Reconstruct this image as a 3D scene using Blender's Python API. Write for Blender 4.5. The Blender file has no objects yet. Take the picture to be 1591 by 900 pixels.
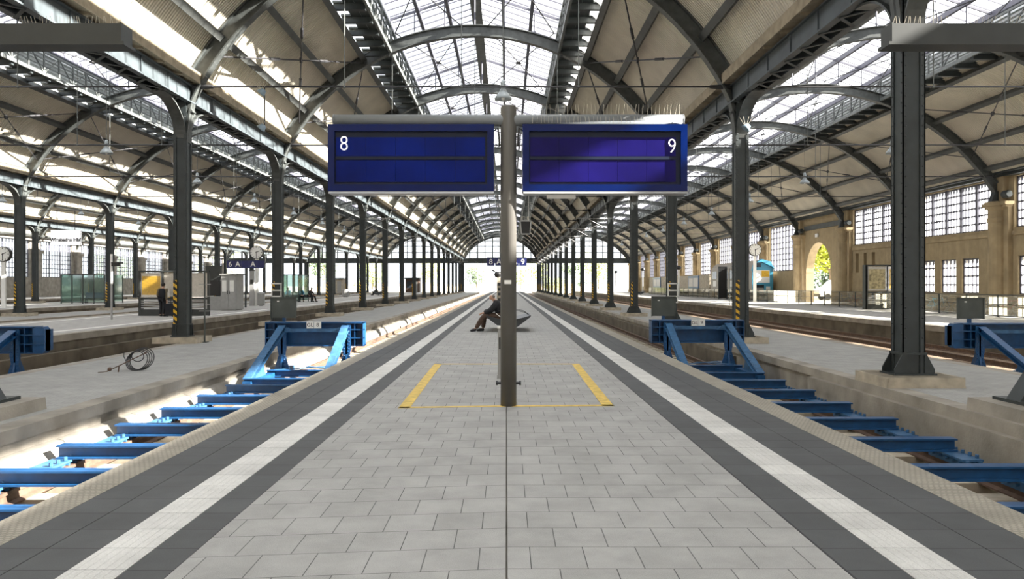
import bpy, bmesh, math, random
from mathutils import Vector, Matrix
random.seed(7)
S = bpy.context.scene
COL = S.collection
PI = math.pi
R = math.radians

# ------------------------------------------------------------------ camera, light, exposure
F, CX, CY, CAMH = 1200.0, 787.0, 442.0, 1.6
cam = bpy.data.objects.new('camera', bpy.data.cameras.new('camera'))
COL.objects.link(cam)
cam.location = (0, 0, CAMH)
cam.rotation_euler = (PI / 2, 0, 0)
cam.data.sensor_width = 36.0
cam.data.lens = F / 1591.0 * 36.0
cam.data.shift_x = (795.5 - CX) / 1591.0
cam.data.shift_y = (CY - 450.0) / 1591.0
cam.data.clip_end = 2000
S.camera = cam

W = bpy.data.worlds.new('sky'); S.world = W; W.use_nodes = True
bg = W.node_tree.nodes['Background']
bg.inputs['Color'].default_value = (0.90, 0.945, 1.0, 1)
bg.inputs['Strength'].default_value = 2.45

SUN_AZ, SUN_SLOPE = R(10), 0.546          # tilt towards the viewer, rise per metre across the halls
sv = Vector((math.cos(SUN_AZ), -math.sin(SUN_AZ), SUN_SLOPE * math.cos(SUN_AZ))).normalized()
sun = bpy.data.objects.new('sun', bpy.data.lights.new('sun', 'SUN'))
COL.objects.link(sun)
sun.location = (60, -20, 40)
sun.rotation_euler = (-sv).to_track_quat('-Z', 'Y').to_euler()
sun.data.energy = 62.0
sun.data.angle = R(0.6)
sun.data.color = (1.0, 0.94, 0.84)

S.view_settings.view_transform = 'Standard'
S.view_settings.look = 'None'
S.view_settings.gamma = 1.0
S.view_settings.use_curve_mapping = False
S.view_settings.exposure = 0.0
S.cycles.max_bounces = 8
S.cycles.diffuse_bounces = 4
S.cycles.glossy_bounces = 3
S.cycles.transparent_max_bounces = 16
S.cycles.sample_clamp_indirect = 8.0
S.cycles.use_denoising = True

# ------------------------------------------------------------------ materials
def nodes_of(name):
    m = bpy.data.materials.new(name); m.use_nodes = True
    nt = m.node_tree; b = nt.nodes['Principled BSDF']
    return m, nt, b

def plain(name, c, rough=0.6, metal=0.0, var=0.15, scale=4.0, bump=0.0, bscale=60.0, spec=None):
    """a coloured surface with soft noise variation and optional fine bump"""
    m, nt, b = nodes_of(name)
    tc = nt.nodes.new('ShaderNodeTexCoord')
    n = nt.nodes.new('ShaderNodeTexNoise'); n.inputs['Scale'].default_value = scale; n.inputs['Detail'].default_value = 5
    nt.links.new(tc.outputs['Object'], n.inputs['Vector'])
    r = nt.nodes.new('ShaderNodeMapRange')
    r.inputs['From Min'].default_value = 0.3; r.inputs['From Max'].default_value = 0.7
    r.inputs['To Min'].default_value = 1 - var; r.inputs['To Max'].default_value = 1 + var
    nt.links.new(n.outputs['Fac'], r.inputs['Value'])
    mx = nt.nodes.new('ShaderNodeVectorMath'); mx.operation = 'SCALE'
    mx.inputs[0].default_value = c[:3]
    nt.links.new(r.outputs['Result'], mx.inputs['Scale'])
    nt.links.new(mx.outputs['Vector'], b.inputs['Base Color'])
    b.inputs['Roughness'].default_value = rough
    b.inputs['Metallic'].default_value = metal
    if spec is not None:
        b.inputs['Specular IOR Level'].default_value = spec
    if bump:
        n2 = nt.nodes.new('ShaderNodeTexNoise'); n2.inputs['Scale'].default_value = bscale; n2.inputs['Detail'].default_value = 3
        nt.links.new(tc.outputs['Object'], n2.inputs['Vector'])
        bp = nt.nodes.new('ShaderNodeBump'); bp.inputs['Strength'].default_value = bump; bp.inputs['Distance'].default_value = 0.02
        nt.links.new(n2.outputs['Fac'], bp.inputs['Height'])
        nt.links.new(bp.outputs['Normal'], b.inputs['Normal'])
    return m

def paving(name, c1, c2, mortar, bw, rh, msize, skew=0.0, offset=0.5, rough=0.75, swap=False, xoff=0.0):
    m, nt, b = nodes_of(name)
    tc = nt.nodes.new('ShaderNodeTexCoord')
    sp = nt.nodes.new('ShaderNodeSeparateXYZ'); nt.links.new(tc.outputs['Object'], sp.inputs[0])
    mu = nt.nodes.new('ShaderNodeMath'); mu.operation = 'MULTIPLY_ADD'
    nt.links.new(sp.outputs['X'], mu.inputs[0]); mu.inputs[1].default_value = -skew
    nt.links.new(sp.outputs['Y'], mu.inputs[2])
    ad = nt.nodes.new('ShaderNodeMath'); ad.operation = 'ADD'; ad.inputs[1].default_value = xoff
    nt.links.new(sp.outputs['X'], ad.inputs[0])
    cb = nt.nodes.new('ShaderNodeCombineXYZ')
    nt.links.new(ad.outputs[0], cb.inputs[0]); nt.links.new(mu.outputs[0], cb.inputs[1])
    br = nt.nodes.new('ShaderNodeTexBrick')
    br.offset = offset
    br.inputs['Scale'].default_value = 1.0
    br.inputs['Brick Width'].default_value = bw
    br.inputs['Row Height'].default_value = rh
    br.inputs['Mortar Size'].default_value = msize
    br.inputs['Mortar Smooth'].default_value = 0.1
    br.inputs['Bias'].default_value = 0.0
    br.inputs['Color1'].default_value = (*c1, 1); br.inputs['Color2'].default_value = (*c2, 1)
    br.inputs['Mortar'].default_value = (*mortar, 1)
    nt.links.new(cb.outputs[0], br.inputs['Vector'])
    n = nt.nodes.new('ShaderNodeTexNoise'); n.inputs['Scale'].default_value = 2.2; n.inputs['Detail'].default_value = 8
    n.inputs['Roughness'].default_value = 0.65
    nt.links.new(tc.outputs['Object'], n.inputs['Vector'])
    n3 = nt.nodes.new('ShaderNodeTexNoise'); n3.inputs['Scale'].default_value = 160; n3.inputs['Detail'].default_value = 2
    nt.links.new(tc.outputs['Object'], n3.inputs['Vector'])
    r = nt.nodes.new('ShaderNodeMapRange')
    r.inputs['From Min'].default_value = 0.25; r.inputs['From Max'].default_value = 0.75
    r.inputs['To Min'].default_value = 0.80; r.inputs['To Max'].default_value = 1.18
    nt.links.new(n.outputs['Fac'], r.inputs['Value'])
    r3 = nt.nodes.new('ShaderNodeMapRange')
    r3.inputs['From Min'].default_value = 0.3; r3.inputs['From Max'].default_value = 0.7
    r3.inputs['To Min'].default_value = 0.86; r3.inputs['To Max'].default_value = 1.14
    nt.links.new(n3.outputs['Fac'], r3.inputs['Value'])
    mm = nt.nodes.new('ShaderNodeMath'); mm.operation = 'MULTIPLY'
    nt.links.new(r.outputs[0], mm.inputs[0]); nt.links.new(r3.outputs[0], mm.inputs[1])
    sc = nt.nodes.new('ShaderNodeVectorMath'); sc.operation = 'SCALE'
    nt.links.new(br.outputs['Color'], sc.inputs[0]); nt.links.new(mm.outputs[0], sc.inputs['Scale'])
    nt.links.new(sc.outputs[0], b.inputs['Base Color'])
    b.inputs['Roughness'].default_value = rough
    bp = nt.nodes.new('ShaderNodeBump'); bp.invert = True
    bp.inputs['Strength'].default_value = 0.5; bp.inputs['Distance'].default_value = 0.01
    nt.links.new(br.outputs['Fac'], bp.inputs['Height'])
    nt.links.new(bp.outputs['Normal'], b.inputs['Normal'])
    return m

def ridged(name, c, axis, scale, dist, rough=0.7, var=0.12):
    """corrugated / ribbed sheet: sine ridges as bump"""
    m = plain(name, c, rough=rough, var=var, scale=0.7)
    nt = m.node_tree; b = nt.nodes['Principled BSDF']
    tc = nt.nodes.new('ShaderNodeTexCoord')
    w = nt.nodes.new('ShaderNodeTexWave'); w.bands_direction = axis; w.wave_profile = 'SIN'
    w.inputs['Scale'].default_value = scale
    nt.links.new(tc.outputs['Object'], w.inputs['Vector'])
    bp = nt.nodes.new('ShaderNodeBump'); bp.inputs['Strength'].default_value = 0.6; bp.inputs['Distance'].default_value = dist
    nt.links.new(w.outputs['Fac'], bp.inputs['Height'])
    nt.links.new(bp.outputs['Normal'], b.inputs['Normal'])
    return m

def stripes(name, c1, c2, period, ax='diag'):
    m, nt, b = nodes_of(name)
    tc = nt.nodes.new('ShaderNodeTexCoord')
    sp = nt.nodes.new('ShaderNodeSeparateXYZ'); nt.links.new(tc.outputs['Object'], sp.inputs[0])
    a = nt.nodes.new('ShaderNodeMath'); a.operation = 'MULTIPLY_ADD'
    nt.links.new(sp.outputs['X'], a.inputs[0]); a.inputs[1].default_value = 0.7 if ax == 'diag' else 0.0
    nt.links.new(sp.outputs['Z'], a.inputs[2])
    d = nt.nodes.new('ShaderNodeMath'); d.operation = 'DIVIDE'; d.inputs[1].default_value = period
    nt.links.new(a.outputs[0], d.inputs[0])
    fr = nt.nodes.new('ShaderNodeMath'); fr.operation = 'FRACT'; nt.links.new(d.outputs[0], fr.inputs[0])
    g = nt.nodes.new('ShaderNodeMath'); g.operation = 'GREATER_THAN'; g.inputs[1].default_value = 0.5
    nt.links.new(fr.outputs[0], g.inputs[0])
    mx = nt.nodes.new('ShaderNodeMix'); mx.data_type = 'RGBA'
    nt.links.new(g.outputs[0], mx.inputs['Factor'])
    mx.inputs['A'].default_value = (*c1, 1); mx.inputs['B'].default_value = (*c2, 1)
    nt.links.new(mx.outputs['Result'], b.inputs['Base Color'])
    b.inputs['Roughness'].default_value = 0.5
    return m

def glass(name, tint=(0.9, 0.95, 0.95), haze=0.12, gloss=0.06, hazec=(0.85, 0.87, 0.9)):
    """clear pane: straight-through light, some dust haze and a little reflection"""
    m = bpy.data.materials.new(name); m.use_nodes = True
    nt = m.node_tree; nt.nodes.clear()
    out = nt.nodes.new('ShaderNodeOutputMaterial')
    t = nt.nodes.new('ShaderNodeBsdfTransparent'); t.inputs[0].default_value = (*tint, 1)
    d = nt.nodes.new('ShaderNodeBsdfTranslucent'); d.inputs[0].default_value = (*hazec, 1)
    g = nt.nodes.new('ShaderNodeBsdfGlossy'); g.inputs['Roughness'].default_value = 0.05
    m1 = nt.nodes.new('ShaderNodeMixShader'); m1.inputs[0].default_value = haze
    m2 = nt.nodes.new('ShaderNodeMixShader'); m2.inputs[0].default_value = gloss
    nt.links.new(t.outputs[0], m1.inputs[1]); nt.links.new(d.outputs[0], m1.inputs[2])
    nt.links.new(m1.outputs[0], m2.inputs[1]); nt.links.new(g.outputs[0], m2.inputs[2])
    nt.links.new(m2.outputs[0], out.inputs[0])
    return m

M = {}
M['steel'] = plain('painted_dark_steel', (0.030, 0.038, 0.040), rough=0.5, var=0.25, scale=3)
M['rib'] = plain('painted_grey_steel', (0.060, 0.066, 0.064), rough=0.45, var=0.3, scale=5)
M['girder'] = plain('girder_grey_paint', (0.060, 0.073, 0.080), rough=0.5, var=0.25, scale=2)
M['gutter'] = plain('brown_gutter_board', (0.30, 0.25, 0.175), rough=0.8, var=0.25)
M['purlin'] = plain('purlin_grey_paint', (0.070, 0.075, 0.072), rough=0.55, var=0.25, scale=2)
M['sheet'] = ridged('cream_corrugated_sheet', (0.66, 0.605, 0.49), 'Y', 2.6, 0.10)
M['louvre'] = plain('pale_grey_louvre', (0.50, 0.53, 0.52), rough=0.6, var=0.1)
M['bar'] = plain('glazing_bar_grey', (0.10, 0.10, 0.13), rough=0.5)
M['lattice'] = plain('lattice_pale_grey', (0.12, 0.13, 0.125), rough=0.5, var=0.2)
M['skyglass'] = glass('dusty_roof_glass', (0.92, 0.93, 0.95), haze=0.16, gloss=0.03)
M['winglass'] = glass('frosted_window_glass', (0.95, 0.96, 0.96), haze=0.2, gloss=0.04)
M['slotdiffuser'] = glass('added_slot_diffuser', (0.9, 0.9, 0.9), haze=0.97, gloss=0.02, hazec=(0.8, 0.8, 0.8))  # for the added slot covers: bright from below, scatters the sun
M['shelterglass'] = glass('greenish_shelter_glass', (0.62, 0.74, 0.70), haze=0.12, gloss=0.12, hazec=(0.5, 0.62, 0.58))
M['clearglass'] = glass('clear_glass', (0.96, 0.96, 0.95), haze=0.02, gloss=0.08)
M['fenceglass'] = glass('dusty_fence_glass', (0.85, 0.84, 0.78), haze=0.22, gloss=0.10, hazec=(0.6, 0.58, 0.5))
M['pave_l'] = paving('grey_paving_left', (0.345, 0.343, 0.33), (0.31, 0.308, 0.296), (0.07, 0.07, 0.068), 0.32, 0.362, 0.003, skew=0.10)
M['pave_r'] = paving('grey_paving_right', (0.345, 0.343, 0.33), (0.31, 0.308, 0.296), (0.07, 0.07, 0.068), 0.32, 0.362, 0.003, skew=0.0, xoff=0.02)
M['dark_pave'] = paving('anthracite_paving', (0.080, 0.084, 0.087), (0.068, 0.071, 0.074), (0.028, 0.028, 0.029), 3.0, 0.36, 0.005, offset=0.0, xoff=1.1)
M['guide'] = paving('white_guide_strip', (0.62, 0.615, 0.59), (0.55, 0.545, 0.525), (0.30, 0.30, 0.29), 3.0, 0.36, 0.0045, offset=0.0, xoff=1.1)
M['kerb'] = paving('nubbed_edge_concrete', (0.36, 0.33, 0.27), (0.33, 0.30, 0.25), (0.25, 0.23, 0.19), 0.045, 0.045, 0.008, offset=0.5)
M['concrete'] = plain('stained_concrete', (0.30, 0.275, 0.235), rough=0.85, var=0.3, scale=1.6, bump=0.3, bscale=25)
M['dirty'] = plain('dark_stained_concrete', (0.135, 0.115, 0.085), rough=0.9, var=0.4, scale=1.2, bump=0.3, bscale=20)
M['strip_pave'] = paving('fine_setts', (0.36, 0.36, 0.345), (0.33, 0.33, 0.318), (0.26, 0.26, 0.25), 0.2, 0.1, 0.006, rough=0.8)
M['far_pave'] = paving('far_platform_paving', (0.36, 0.35, 0.335), (0.32, 0.312, 0.30), (0.22, 0.22, 0.21), 0.4, 0.4, 0.008, rough=0.8)
M['white_line'] = plain('white_line_paint', (0.72, 0.71, 0.68), rough=0.6, var=0.1)
M['yellow'] = plain('worn_yellow_paint', (0.62, 0.43, 0.08), rough=0.6, var=0.25, scale=9)
M['ballast'] = plain('rusty_ballast', (0.20, 0.14, 0.092), rough=0.95, var=0.6, scale=22, bump=1.0, bscale=18)
M['sleeper'] = plain('sleeper_concrete', (0.42, 0.37, 0.29), rough=0.85, var=0.25, scale=5)
M['rust'] = plain('rusty_rail', (0.10, 0.060, 0.040), rough=0.7, var=0.35, scale=8)
M['blue'] = plain('blue_steel_paint', (0.008, 0.068, 0.19), rough=0.42, var=0.2, scale=6)
M['blue2'] = plain('pale_blue_worn_paint', (0.035, 0.115, 0.24), rough=0.5, var=0.25, scale=9)
M['tagwhite'] = plain('white_enamel', (0.78, 0.78, 0.75), rough=0.4, var=0.05)
M['black'] = plain('black_paint', (0.012, 0.012, 0.013), rough=0.45, var=0.1)
M['pole'] = plain('grey_brown_pole_paint', (0.098, 0.093, 0.084), rough=0.4, var=0.06, scale=2)
M['armgrey'] = plain('slate_arm_paint', (0.16, 0.175, 0.185), rough=0.4, var=0.08)
M['dframe'] = plain('display_blue_frame', (0.0, 0.010, 0.085), rough=0.15, var=0.1, spec=0.25)
M['dscreen'] = plain('display_blue_screen', (0.0, 0.009, 0.13), rough=0.3, var=0.4, scale=1.1, spec=0.12)
M['dscreen2'] = plain('display_violet_screen', (0.0075, 0.005, 0.085), rough=0.3, var=0.4, scale=1.1, spec=0.12)
M['dbezel'] = plain('display_dark_bezel', (0.010, 0.015, 0.034), rough=0.4, spec=0.2)
M['alu'] = plain('grey_aluminium', (0.34, 0.34, 0.34), rough=0.4, metal=0.3, var=0.08)
M['signblue'] = plain('sign_navy', (0.012, 0.018, 0.11), rough=0.35)
M['white'] = plain('white_paint', (0.80, 0.80, 0.78), rough=0.5, var=0.04)
M['stone'] = paving('sandstone_blocks', (0.38, 0.295, 0.175), (0.34, 0.262, 0.152), (0.27, 0.205, 0.12), 1.1, 0.45, 0.01, rough=0.9)
M['stone2'] = plain('carved_sandstone', (0.37, 0.285, 0.168), rough=0.9, var=0.22, scale=1.3, bump=0.3, bscale=14)
M['lamp'] = plain('lamp_grey_enamel', (0.34, 0.38, 0.40), rough=0.35, var=0.1)
M['floodgrey'] = plain('blue_grey_floodlight', (0.16, 0.22, 0.27), rough=0.4, var=0.1)
M['wire'] = plain('dark_wire', (0.03, 0.03, 0.033), rough=0.5)
M['spike'] = plain('bright_wire', (0.62, 0.58, 0.48), rough=0.35, metal=0.4)
M['hazard'] = stripes('hazard_stripes', (0.72, 0.42, 0.02), (0.012, 0.012, 0.012), 0.19)
def lit(name, c, strength):
    m, nt, b = nodes_of(name); b.inputs['Base Color'].default_value = (*c, 1)
    b.inputs['Emission Color'].default_value = (*c, 1); b.inputs['Emission Strength'].default_value = strength
    return m
M['lightbox'] = lit('lit_sign_face', (0.9, 0.9, 0.92), 0.6)
M['leaf3'] = plain('sunny_yellow_green_leaf', (0.46, 0.50, 0.07), rough=0.7, var=0.4, scale=1.5)
M['skin'] = plain('skin', (0.46, 0.27, 0.19), rough=0.6, var=0.08)
M['jacket'] = plain('black_jacket', (0.011, 0.011, 0.014), rough=0.8)
M['trouser'] = plain('brown_trousers', (0.075, 0.045, 0.031), rough=0.85)
M['olive'] = plain('olive_jacket', (0.15, 0.12, 0.07), rough=0.85)
M['darkcloth'] = plain('dark_cloth', (0.012, 0.013, 0.018), rough=0.9)
M['bluecloth'] = plain('blue_cloth', (0.06, 0.22, 0.38), rough=0.85)
M['hair'] = plain('dark_hair', (0.015, 0.011, 0.009), rough=0.7)
M['greyhair'] = plain('grey_hair', (0.22, 0.18, 0.15), rough=0.7)
M['metal'] = plain('cabinet_steel', (0.30, 0.30, 0.29), rough=0.5, var=0.08)
M['darkgrey'] = plain('dark_grey_panel', (0.032, 0.036, 0.035), rough=0.5)
M['signgrey'] = plain('grey_green_plate', (0.062, 0.072, 0.066), rough=0.55)
M['poster_y'] = plain('yellow_timetable', (0.72, 0.43, 0.03), rough=0.6, var=0.18, scale=14)
M['poster_w'] = plain('white_timetable', (0.66, 0.63, 0.60), rough=0.6, var=0.15, scale=14)
M['poster_m'] = plain('mixed_poster', (0.52, 0.44, 0.26), rough=0.6, var=0.6, scale=6)
M['cyan'] = plain('sky_blue_coachwork', (0.06, 0.30, 0.46), rough=0.35, var=0.06)
M['coachgrey'] = plain('grey_coachwork', (0.36, 0.33, 0.29), rough=0.5, var=0.08)
M['darkglass'] = plain('dark_window', (0.02, 0.03, 0.04), rough=0.1)
M['red'] = plain('red_paint', (0.5, 0.03, 0.02), rough=0.4)
M['asphalt'] = plain('pale_asphalt', (0.30, 0.30, 0.29), rough=0.9)
M['ground'] = plain('outdoor_ballast', (0.42, 0.40, 0.35), rough=0.95, var=0.3, scale=0.5)
M['leaf'] = plain('leaf_green', (0.42, 0.48, 0.20), rough=0.7, var=0.5, scale=1.5)
M['leaf2'] = plain('dark_leaf_green', (0.17, 0.23, 0.13), rough=0.8, var=0.4, scale=1.2)
M['bark'] = plain('bark', (0.16, 0.12, 0.08), rough=0.9)
M['hose'] = plain('rubber_hose', (0.02, 0.02, 0.022), rough=0.5)
M['carwhite'] = plain('white_car_paint', (0.75, 0.76, 0.78), rough=0.25, var=0.03)
M['tyre'] = plain('tyre_rubber', (0.02, 0.02, 0.02), rough=0.8)
M['bench'] = plain('bench_steel_mesh', (0.05, 0.056, 0.062), rough=0.4, metal=0.4)

# ------------------------------------------------------------------ helpers
class MB:
    """collects shapes for ONE mesh object"""
    def __init__(s): s.v = []; s.f = []; s.mi = []; s.cur = 0
    def mat(s, i): s.cur = i; return s
    def add(s, vs, fs):
        o = len(s.v); s.v += [tuple(p) for p in vs]
        for f in fs: s.f.append([i + o for i in f]); s.mi.append(s.cur)
        return s
    def box(s, x0, x1, y0, y1, z0, z1):
        return s.add([(x0,y0,z0),(x1,y0,z0),(x1,y1,z0),(x0,y1,z0),(x0,y0,z1),(x1,y0,z1),(x1,y1,z1),(x0,y1,z1)],
                     [(0,3,2,1),(4,5,6,7),(0,1,5,4),(1,2,6,5),(2,3,7,6),(3,0,4,7)])
    def bar(s, p, q, w, h, up=(0, 0, 1)):
        p = Vector(p); q = Vector(q); d = (q - p).normalized(); u = Vector(up)
        if abs(d.dot(u)) > 0.98: u = Vector((0, 1, 0))
        a = d.cross(u).normalized() * (w / 2); b = a.cross(d).normalized() * (h / 2)
        vs = [p-a-b, p+a-b, p+a+b, p-a+b, q-a-b, q+a-b, q+a+b, q-a+b]
        return s.add(vs, [(0,3,2,1),(4,5,6,7),(0,1,5,4),(1,2,6,5),(2,3,7,6),(3,0,4,7)])
    def tube(s, pts, r, n=6, caps=True, closed=False):
        pts = [Vector(p) for p in pts]; L = len(pts)
        rs = r if isinstance(r, (list, tuple)) else [r] * L
        rings = []; prev = None
        for i, p in enumerate(pts):
            if closed: t = pts[(i+1) % L] - pts[i-1]
            else: t = pts[min(i+1, L-1)] - pts[max(i-1, 0)]
            t.normalize()
            if prev is None:
                u = Vector((0, 0, 1)) if abs(t.z) < 0.9 else Vector((1, 0, 0))
                a = t.cross(u).normalized()
            else:
                a = (prev - t * prev.dot(t)).normalized()
            prev = a; b = t.cross(a)
            rings.append([p + (a * math.cos(2*PI*k/n) + b * math.sin(2*PI*k/n)) * rs[i] for k in range(n)])
        vs = [v for ring in rings for v in ring]; fs = []
        for i in range(L if closed else L - 1):
            j = (i + 1) % L
            for k in range(n):
                k2 = (k + 1) % n
                fs.append((i*n+k, i*n+k2, j*n+k2, j*n+k))
        if caps and not closed:
            fs.append(tuple(range(n-1, -1, -1))); fs.append(tuple((L-1)*n + k for k in range(n)))
        return s.add(vs, fs)
    def lathe(s, prof, c=(0, 0, 0), n=16, axis='z'):
        """prof: list of (radius, height)"""
        vs = []; fs = []
        for r_, h in prof:
            for k in range(n):
                a = 2*PI*k/n; x, y = r_*math.cos(a), r_*math.sin(a)
                p = (x, y, h) if axis == 'z' else ((x, h, y) if axis == 'y' else (h, x, y))
                vs.append((p[0]+c[0], p[1]+c[1], p[2]+c[2]))
        for i in range(len(prof)-1):
            for k in range(n):
                k2 = (k+1) % n
                fs.append((i*n+k, i*n+k2, (i+1)*n+k2, (i+1)*n+k))
        fs.append(tuple(range(n-1, -1, -1))); fs.append(tuple((len(prof)-1)*n+k for k in range(n)))
        return s.add(vs, fs)
    def prism(s, poly, a0, a1, plane='xz'):
        """extrude a 2-D polygon: plane xz along y, yz along x, xy along z"""
        def P(u, v, w):
            return (u, w, v) if plane == 'xz' else ((w, u, v) if plane == 'yz' else (u, v, w))
        n = len(poly)
        vs = [P(u, v, a0) for u, v in poly] + [P(u, v, a1) for u, v in poly]
        fs = [tuple(range(n)), tuple(range(2*n-1, n-1, -1))]
        for i in range(n):
            j = (i+1) % n; fs.append((i, i+n, j+n, j))
        return s.add(vs, fs)
    def band(s, inner, outer, a0, a1, plane='xz'):
        """solid strip between two poly-lines, extruded"""
        def P(u, v, w):
            return (u, w, v) if plane == 'xz' else ((w, u, v) if plane == 'yz' else (u, v, w))
        n = len(inner); vs = []
        for (a, b) in zip(inner, outer):
            vs += [P(*a, a0), P(*b, a0), P(*b, a1), P(*a, a1)]
        fs = []
        for i in range(n-1):
            o = 4*i; q = 4*(i+1)
            for k in range(4):
                k2 = (k+1) % 4
                fs.append((o+k, o+k2, q+k2, q+k))
        fs += [(0, 3, 2, 1), tuple(4*(n-1)+k for k in range(4))]
        return s.add(vs, fs)
    def ball(s, c, r, n=8, m=6):
        rx, ry, rz = r if isinstance(r, (tuple, list)) else (r, r, r)
        vs = []; fs = []
        for i in range(1, m):
            t = PI*i/m
            for k in range(n):
                a = 2*PI*k/n
                vs.append((c[0]+rx*math.sin(t)*math.cos(a), c[1]+ry*math.sin(t)*math.sin(a), c[2]+rz*math.cos(t)))
        top = len(vs); vs += [(c[0], c[1], c[2]+rz), (c[0], c[1], c[2]-rz)]
        for i in range(m-2):
            for k in range(n):
                k2 = (k+1) % n
                fs.append((i*n+k, (i+1)*n+k, (i+1)*n+k2, i*n+k2))
        for k in range(n):
            k2 = (k+1) % n
            fs.append((top, k, k2)); fs.append((top+1, (m-2)*n+k2, (m-2)*n+k))
        return s.add(vs, fs)
    def rivet(s, c, n, r=0.022):
        """small round rivet head on a face with normal n"""
        c = Vector(c); n = Vector(n).normalized()
        a = n.orthogonal().normalized(); b = n.cross(a)
        vs = [c + (a*math.cos(PI/3*k) + b*math.sin(PI/3*k))*r for k in range(6)] + [c + n*r*0.8]
        return s.add(vs, [(k, (k+1) % 6, 6) for k in range(6)])
    def build(s, name, mats, parent=None, smooth=False, base=None):
        me = bpy.data.meshes.new(name)
        o3 = Vector((0, 0, 0))
        if parent is not None:
            q = parent
            while q is not None: o3 += q.location; q = q.parent
        elif base is not None: o3 = Vector(base)
        me.from_pydata([tuple(Vector(p) - o3) for p in s.v], [], s.f)
        mats = mats if isinstance(mats, (list, tuple)) else [mats]
        for m in mats: me.materials.append(m)
        if len(mats) > 1: me.polygons.foreach_set('material_index', s.mi)
        bm = bmesh.new(); bm.from_mesh(me); bmesh.ops.recalc_face_normals(bm, faces=bm.faces); bm.to_mesh(me); bm.free()
        if smooth: me.polygons.foreach_set('use_smooth', [True]*len(me.polygons))
        me.update()
        o = bpy.data.objects.new(name, me); COL.objects.link(o)
        if parent is not None: o.parent = parent
        elif base is not None: o.location = base
        return o

def tag(o, label=None, cat=None, group=None, kind=None):
    if label: o['label'] = label
    if cat: o['category'] = cat
    if group: o['group'] = group
    if kind: o['kind'] = kind
    return o

def thing(name, label, cat, loc=(0, 0, 0), group=None, kind='thing'):
    o = bpy.data.objects.new(name, None); COL.objects.link(o)
    o.location = loc; o.empty_display_size = 0.1
    return tag(o, label, cat, group, kind)

def kids(o): return [c for c in bpy.data.objects if c.parent == o]

def dup(root, loc, label, children=None):
    """copy of a thing with copies of its parts and sub-parts"""
    r = root.copy(); COL.objects.link(r); r.location = loc; r['label'] = label
    for ch in (children if children is not None else kids(root)):
        c = ch.copy(); COL.objects.link(c); c.parent = r
        for g in kids(ch):
            d = g.copy(); COL.objects.link(d); d.parent = c
    return r

def text(name, s, size, loc, mat, parent, rot=(PI/2, 0, 0), ext=0.004, align='CENTER', bold=0.0):
    cu = bpy.data.curves.new(name, 'FONT'); cu.body = s; cu.size = size
    cu.align_x = align; cu.align_y = 'CENTER'; cu.extrude = ext; cu.offset = bold
    t = bpy.data.objects.new(name, cu); COL.objects.link(t)
    dg = bpy.context.evaluated_depsgraph_get()
    me = bpy.data.meshes.new_from_object(t.evaluated_get(dg))
    bpy.data.objects.remove(t)
    me.materials.clear(); me.materials.append(mat)
    o = bpy.data.objects.new(name, me); COL.objects.link(o)
    o3 = Vector((0, 0, 0)); q = parent
    while q is not None: o3 += q.location; q = q.parent
    o.parent = parent; o.location = Vector(loc) - o3; o.rotation_euler = rot
    return o

ORD = ['nearest', 'second nearest', 'third nearest', 'fourth nearest', 'fifth nearest', 'sixth nearest', 'seventh nearest',
       'eighth nearest', 'ninth nearest', 'tenth nearest', 'eleventh nearest', 'twelfth nearest', 'thirteenth nearest',
       'fourteenth nearest', 'fifteenth nearest', 'sixteenth nearest', 'seventeenth nearest', 'eighteenth nearest',
       'nineteenth nearest', 'twentieth nearest']

# ------------------------------------------------------------------ the plan of the station
Y0, STEP, NB = 13.2, 9.46, 17            # first frame, bay, frames 0..16
def YK(k): return Y0 + STEP * k
YA, YB = YK(-3), YK(16)                  # roof from the concourse end to the track end
ZP, ZB = -0.10, -0.90                    # level of the column strips, of the track bed
ROWS = dict(right=6.86, left=-9.5, second=-26.2, third=-42.7)
XWR, XWL = 26.7, -60.0
ZGB, ZGT = 6.93, 7.40                    # girder underside / top
CROWN, SPRING = 11.9, 6.2

# ---- platforms and strips
def deck(name, x0, x1, z, mside, y0=1.5, y1=190.0):
    m = MB(); m.box(x0, x1, y0, y1, -1.2, z - 0.06)
    return tag(m.build(name, mside), kind='structure')

def slab(name, x0, x1, y0, y1, z0, z1, mat, parent):
    return MB().box(x0, x1, y0, y1, z0, z1).build(name, mat, parent)

d0 = deck('platform_floor', -3.36, 3.54, 0, M['concrete'])
Ye = 190.0
slab('paving', -1.86, -0.006, 1.5, Ye, -0.06, 0, M['pave_l'], d0)
slab('paving', 0.006, 1.89, 1.5, Ye, -0.06, 0, M['pave_r'], d0)
for a, b, c, d_, e, f_ in ((-1.86, -2.13, -2.45, -2.78, -3.10, -3.42), (1.89, 2.22, 2.55, 2.90, 3.26, 3.60)):
    s_ = 1 if a > 0 else -1
    def sl(n, p, q, m_, top=0.0):
        lo, hi = min(p, q), max(p, q); slab(n, lo, hi, 1.5, Ye, -0.06, top, m_, d0)
    sl('dark_paving_band', a + s_*0.004, b - s_*0.004, M['dark_pave'])
    o = MB()
    lo, hi = min(b, c), max(b, c); o.box(lo, hi, 1.5, Ye, -0.06, 0.002)
    for i in range(6):
        xx = lo + (hi - lo) * (i + 0.5) / 6; o.box(xx - 0.012, xx + 0.012, 1.5, 40, 0.002, 0.0032)
    o.build('white_guide_strip', M['guide'], d0)
    sl('dark_paving_band', c + s_*0.004, d_ - s_*0.002, M['dark_pave'])
    sl('dark_paving_band', d_ + s_*0.004, e - s_*0.004, M['dark_pave'])
    slab('platform_edge', min(e, f_), max(e, f_), 1.5, Ye, -0.16, 0, M['kerb'], d0)

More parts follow.
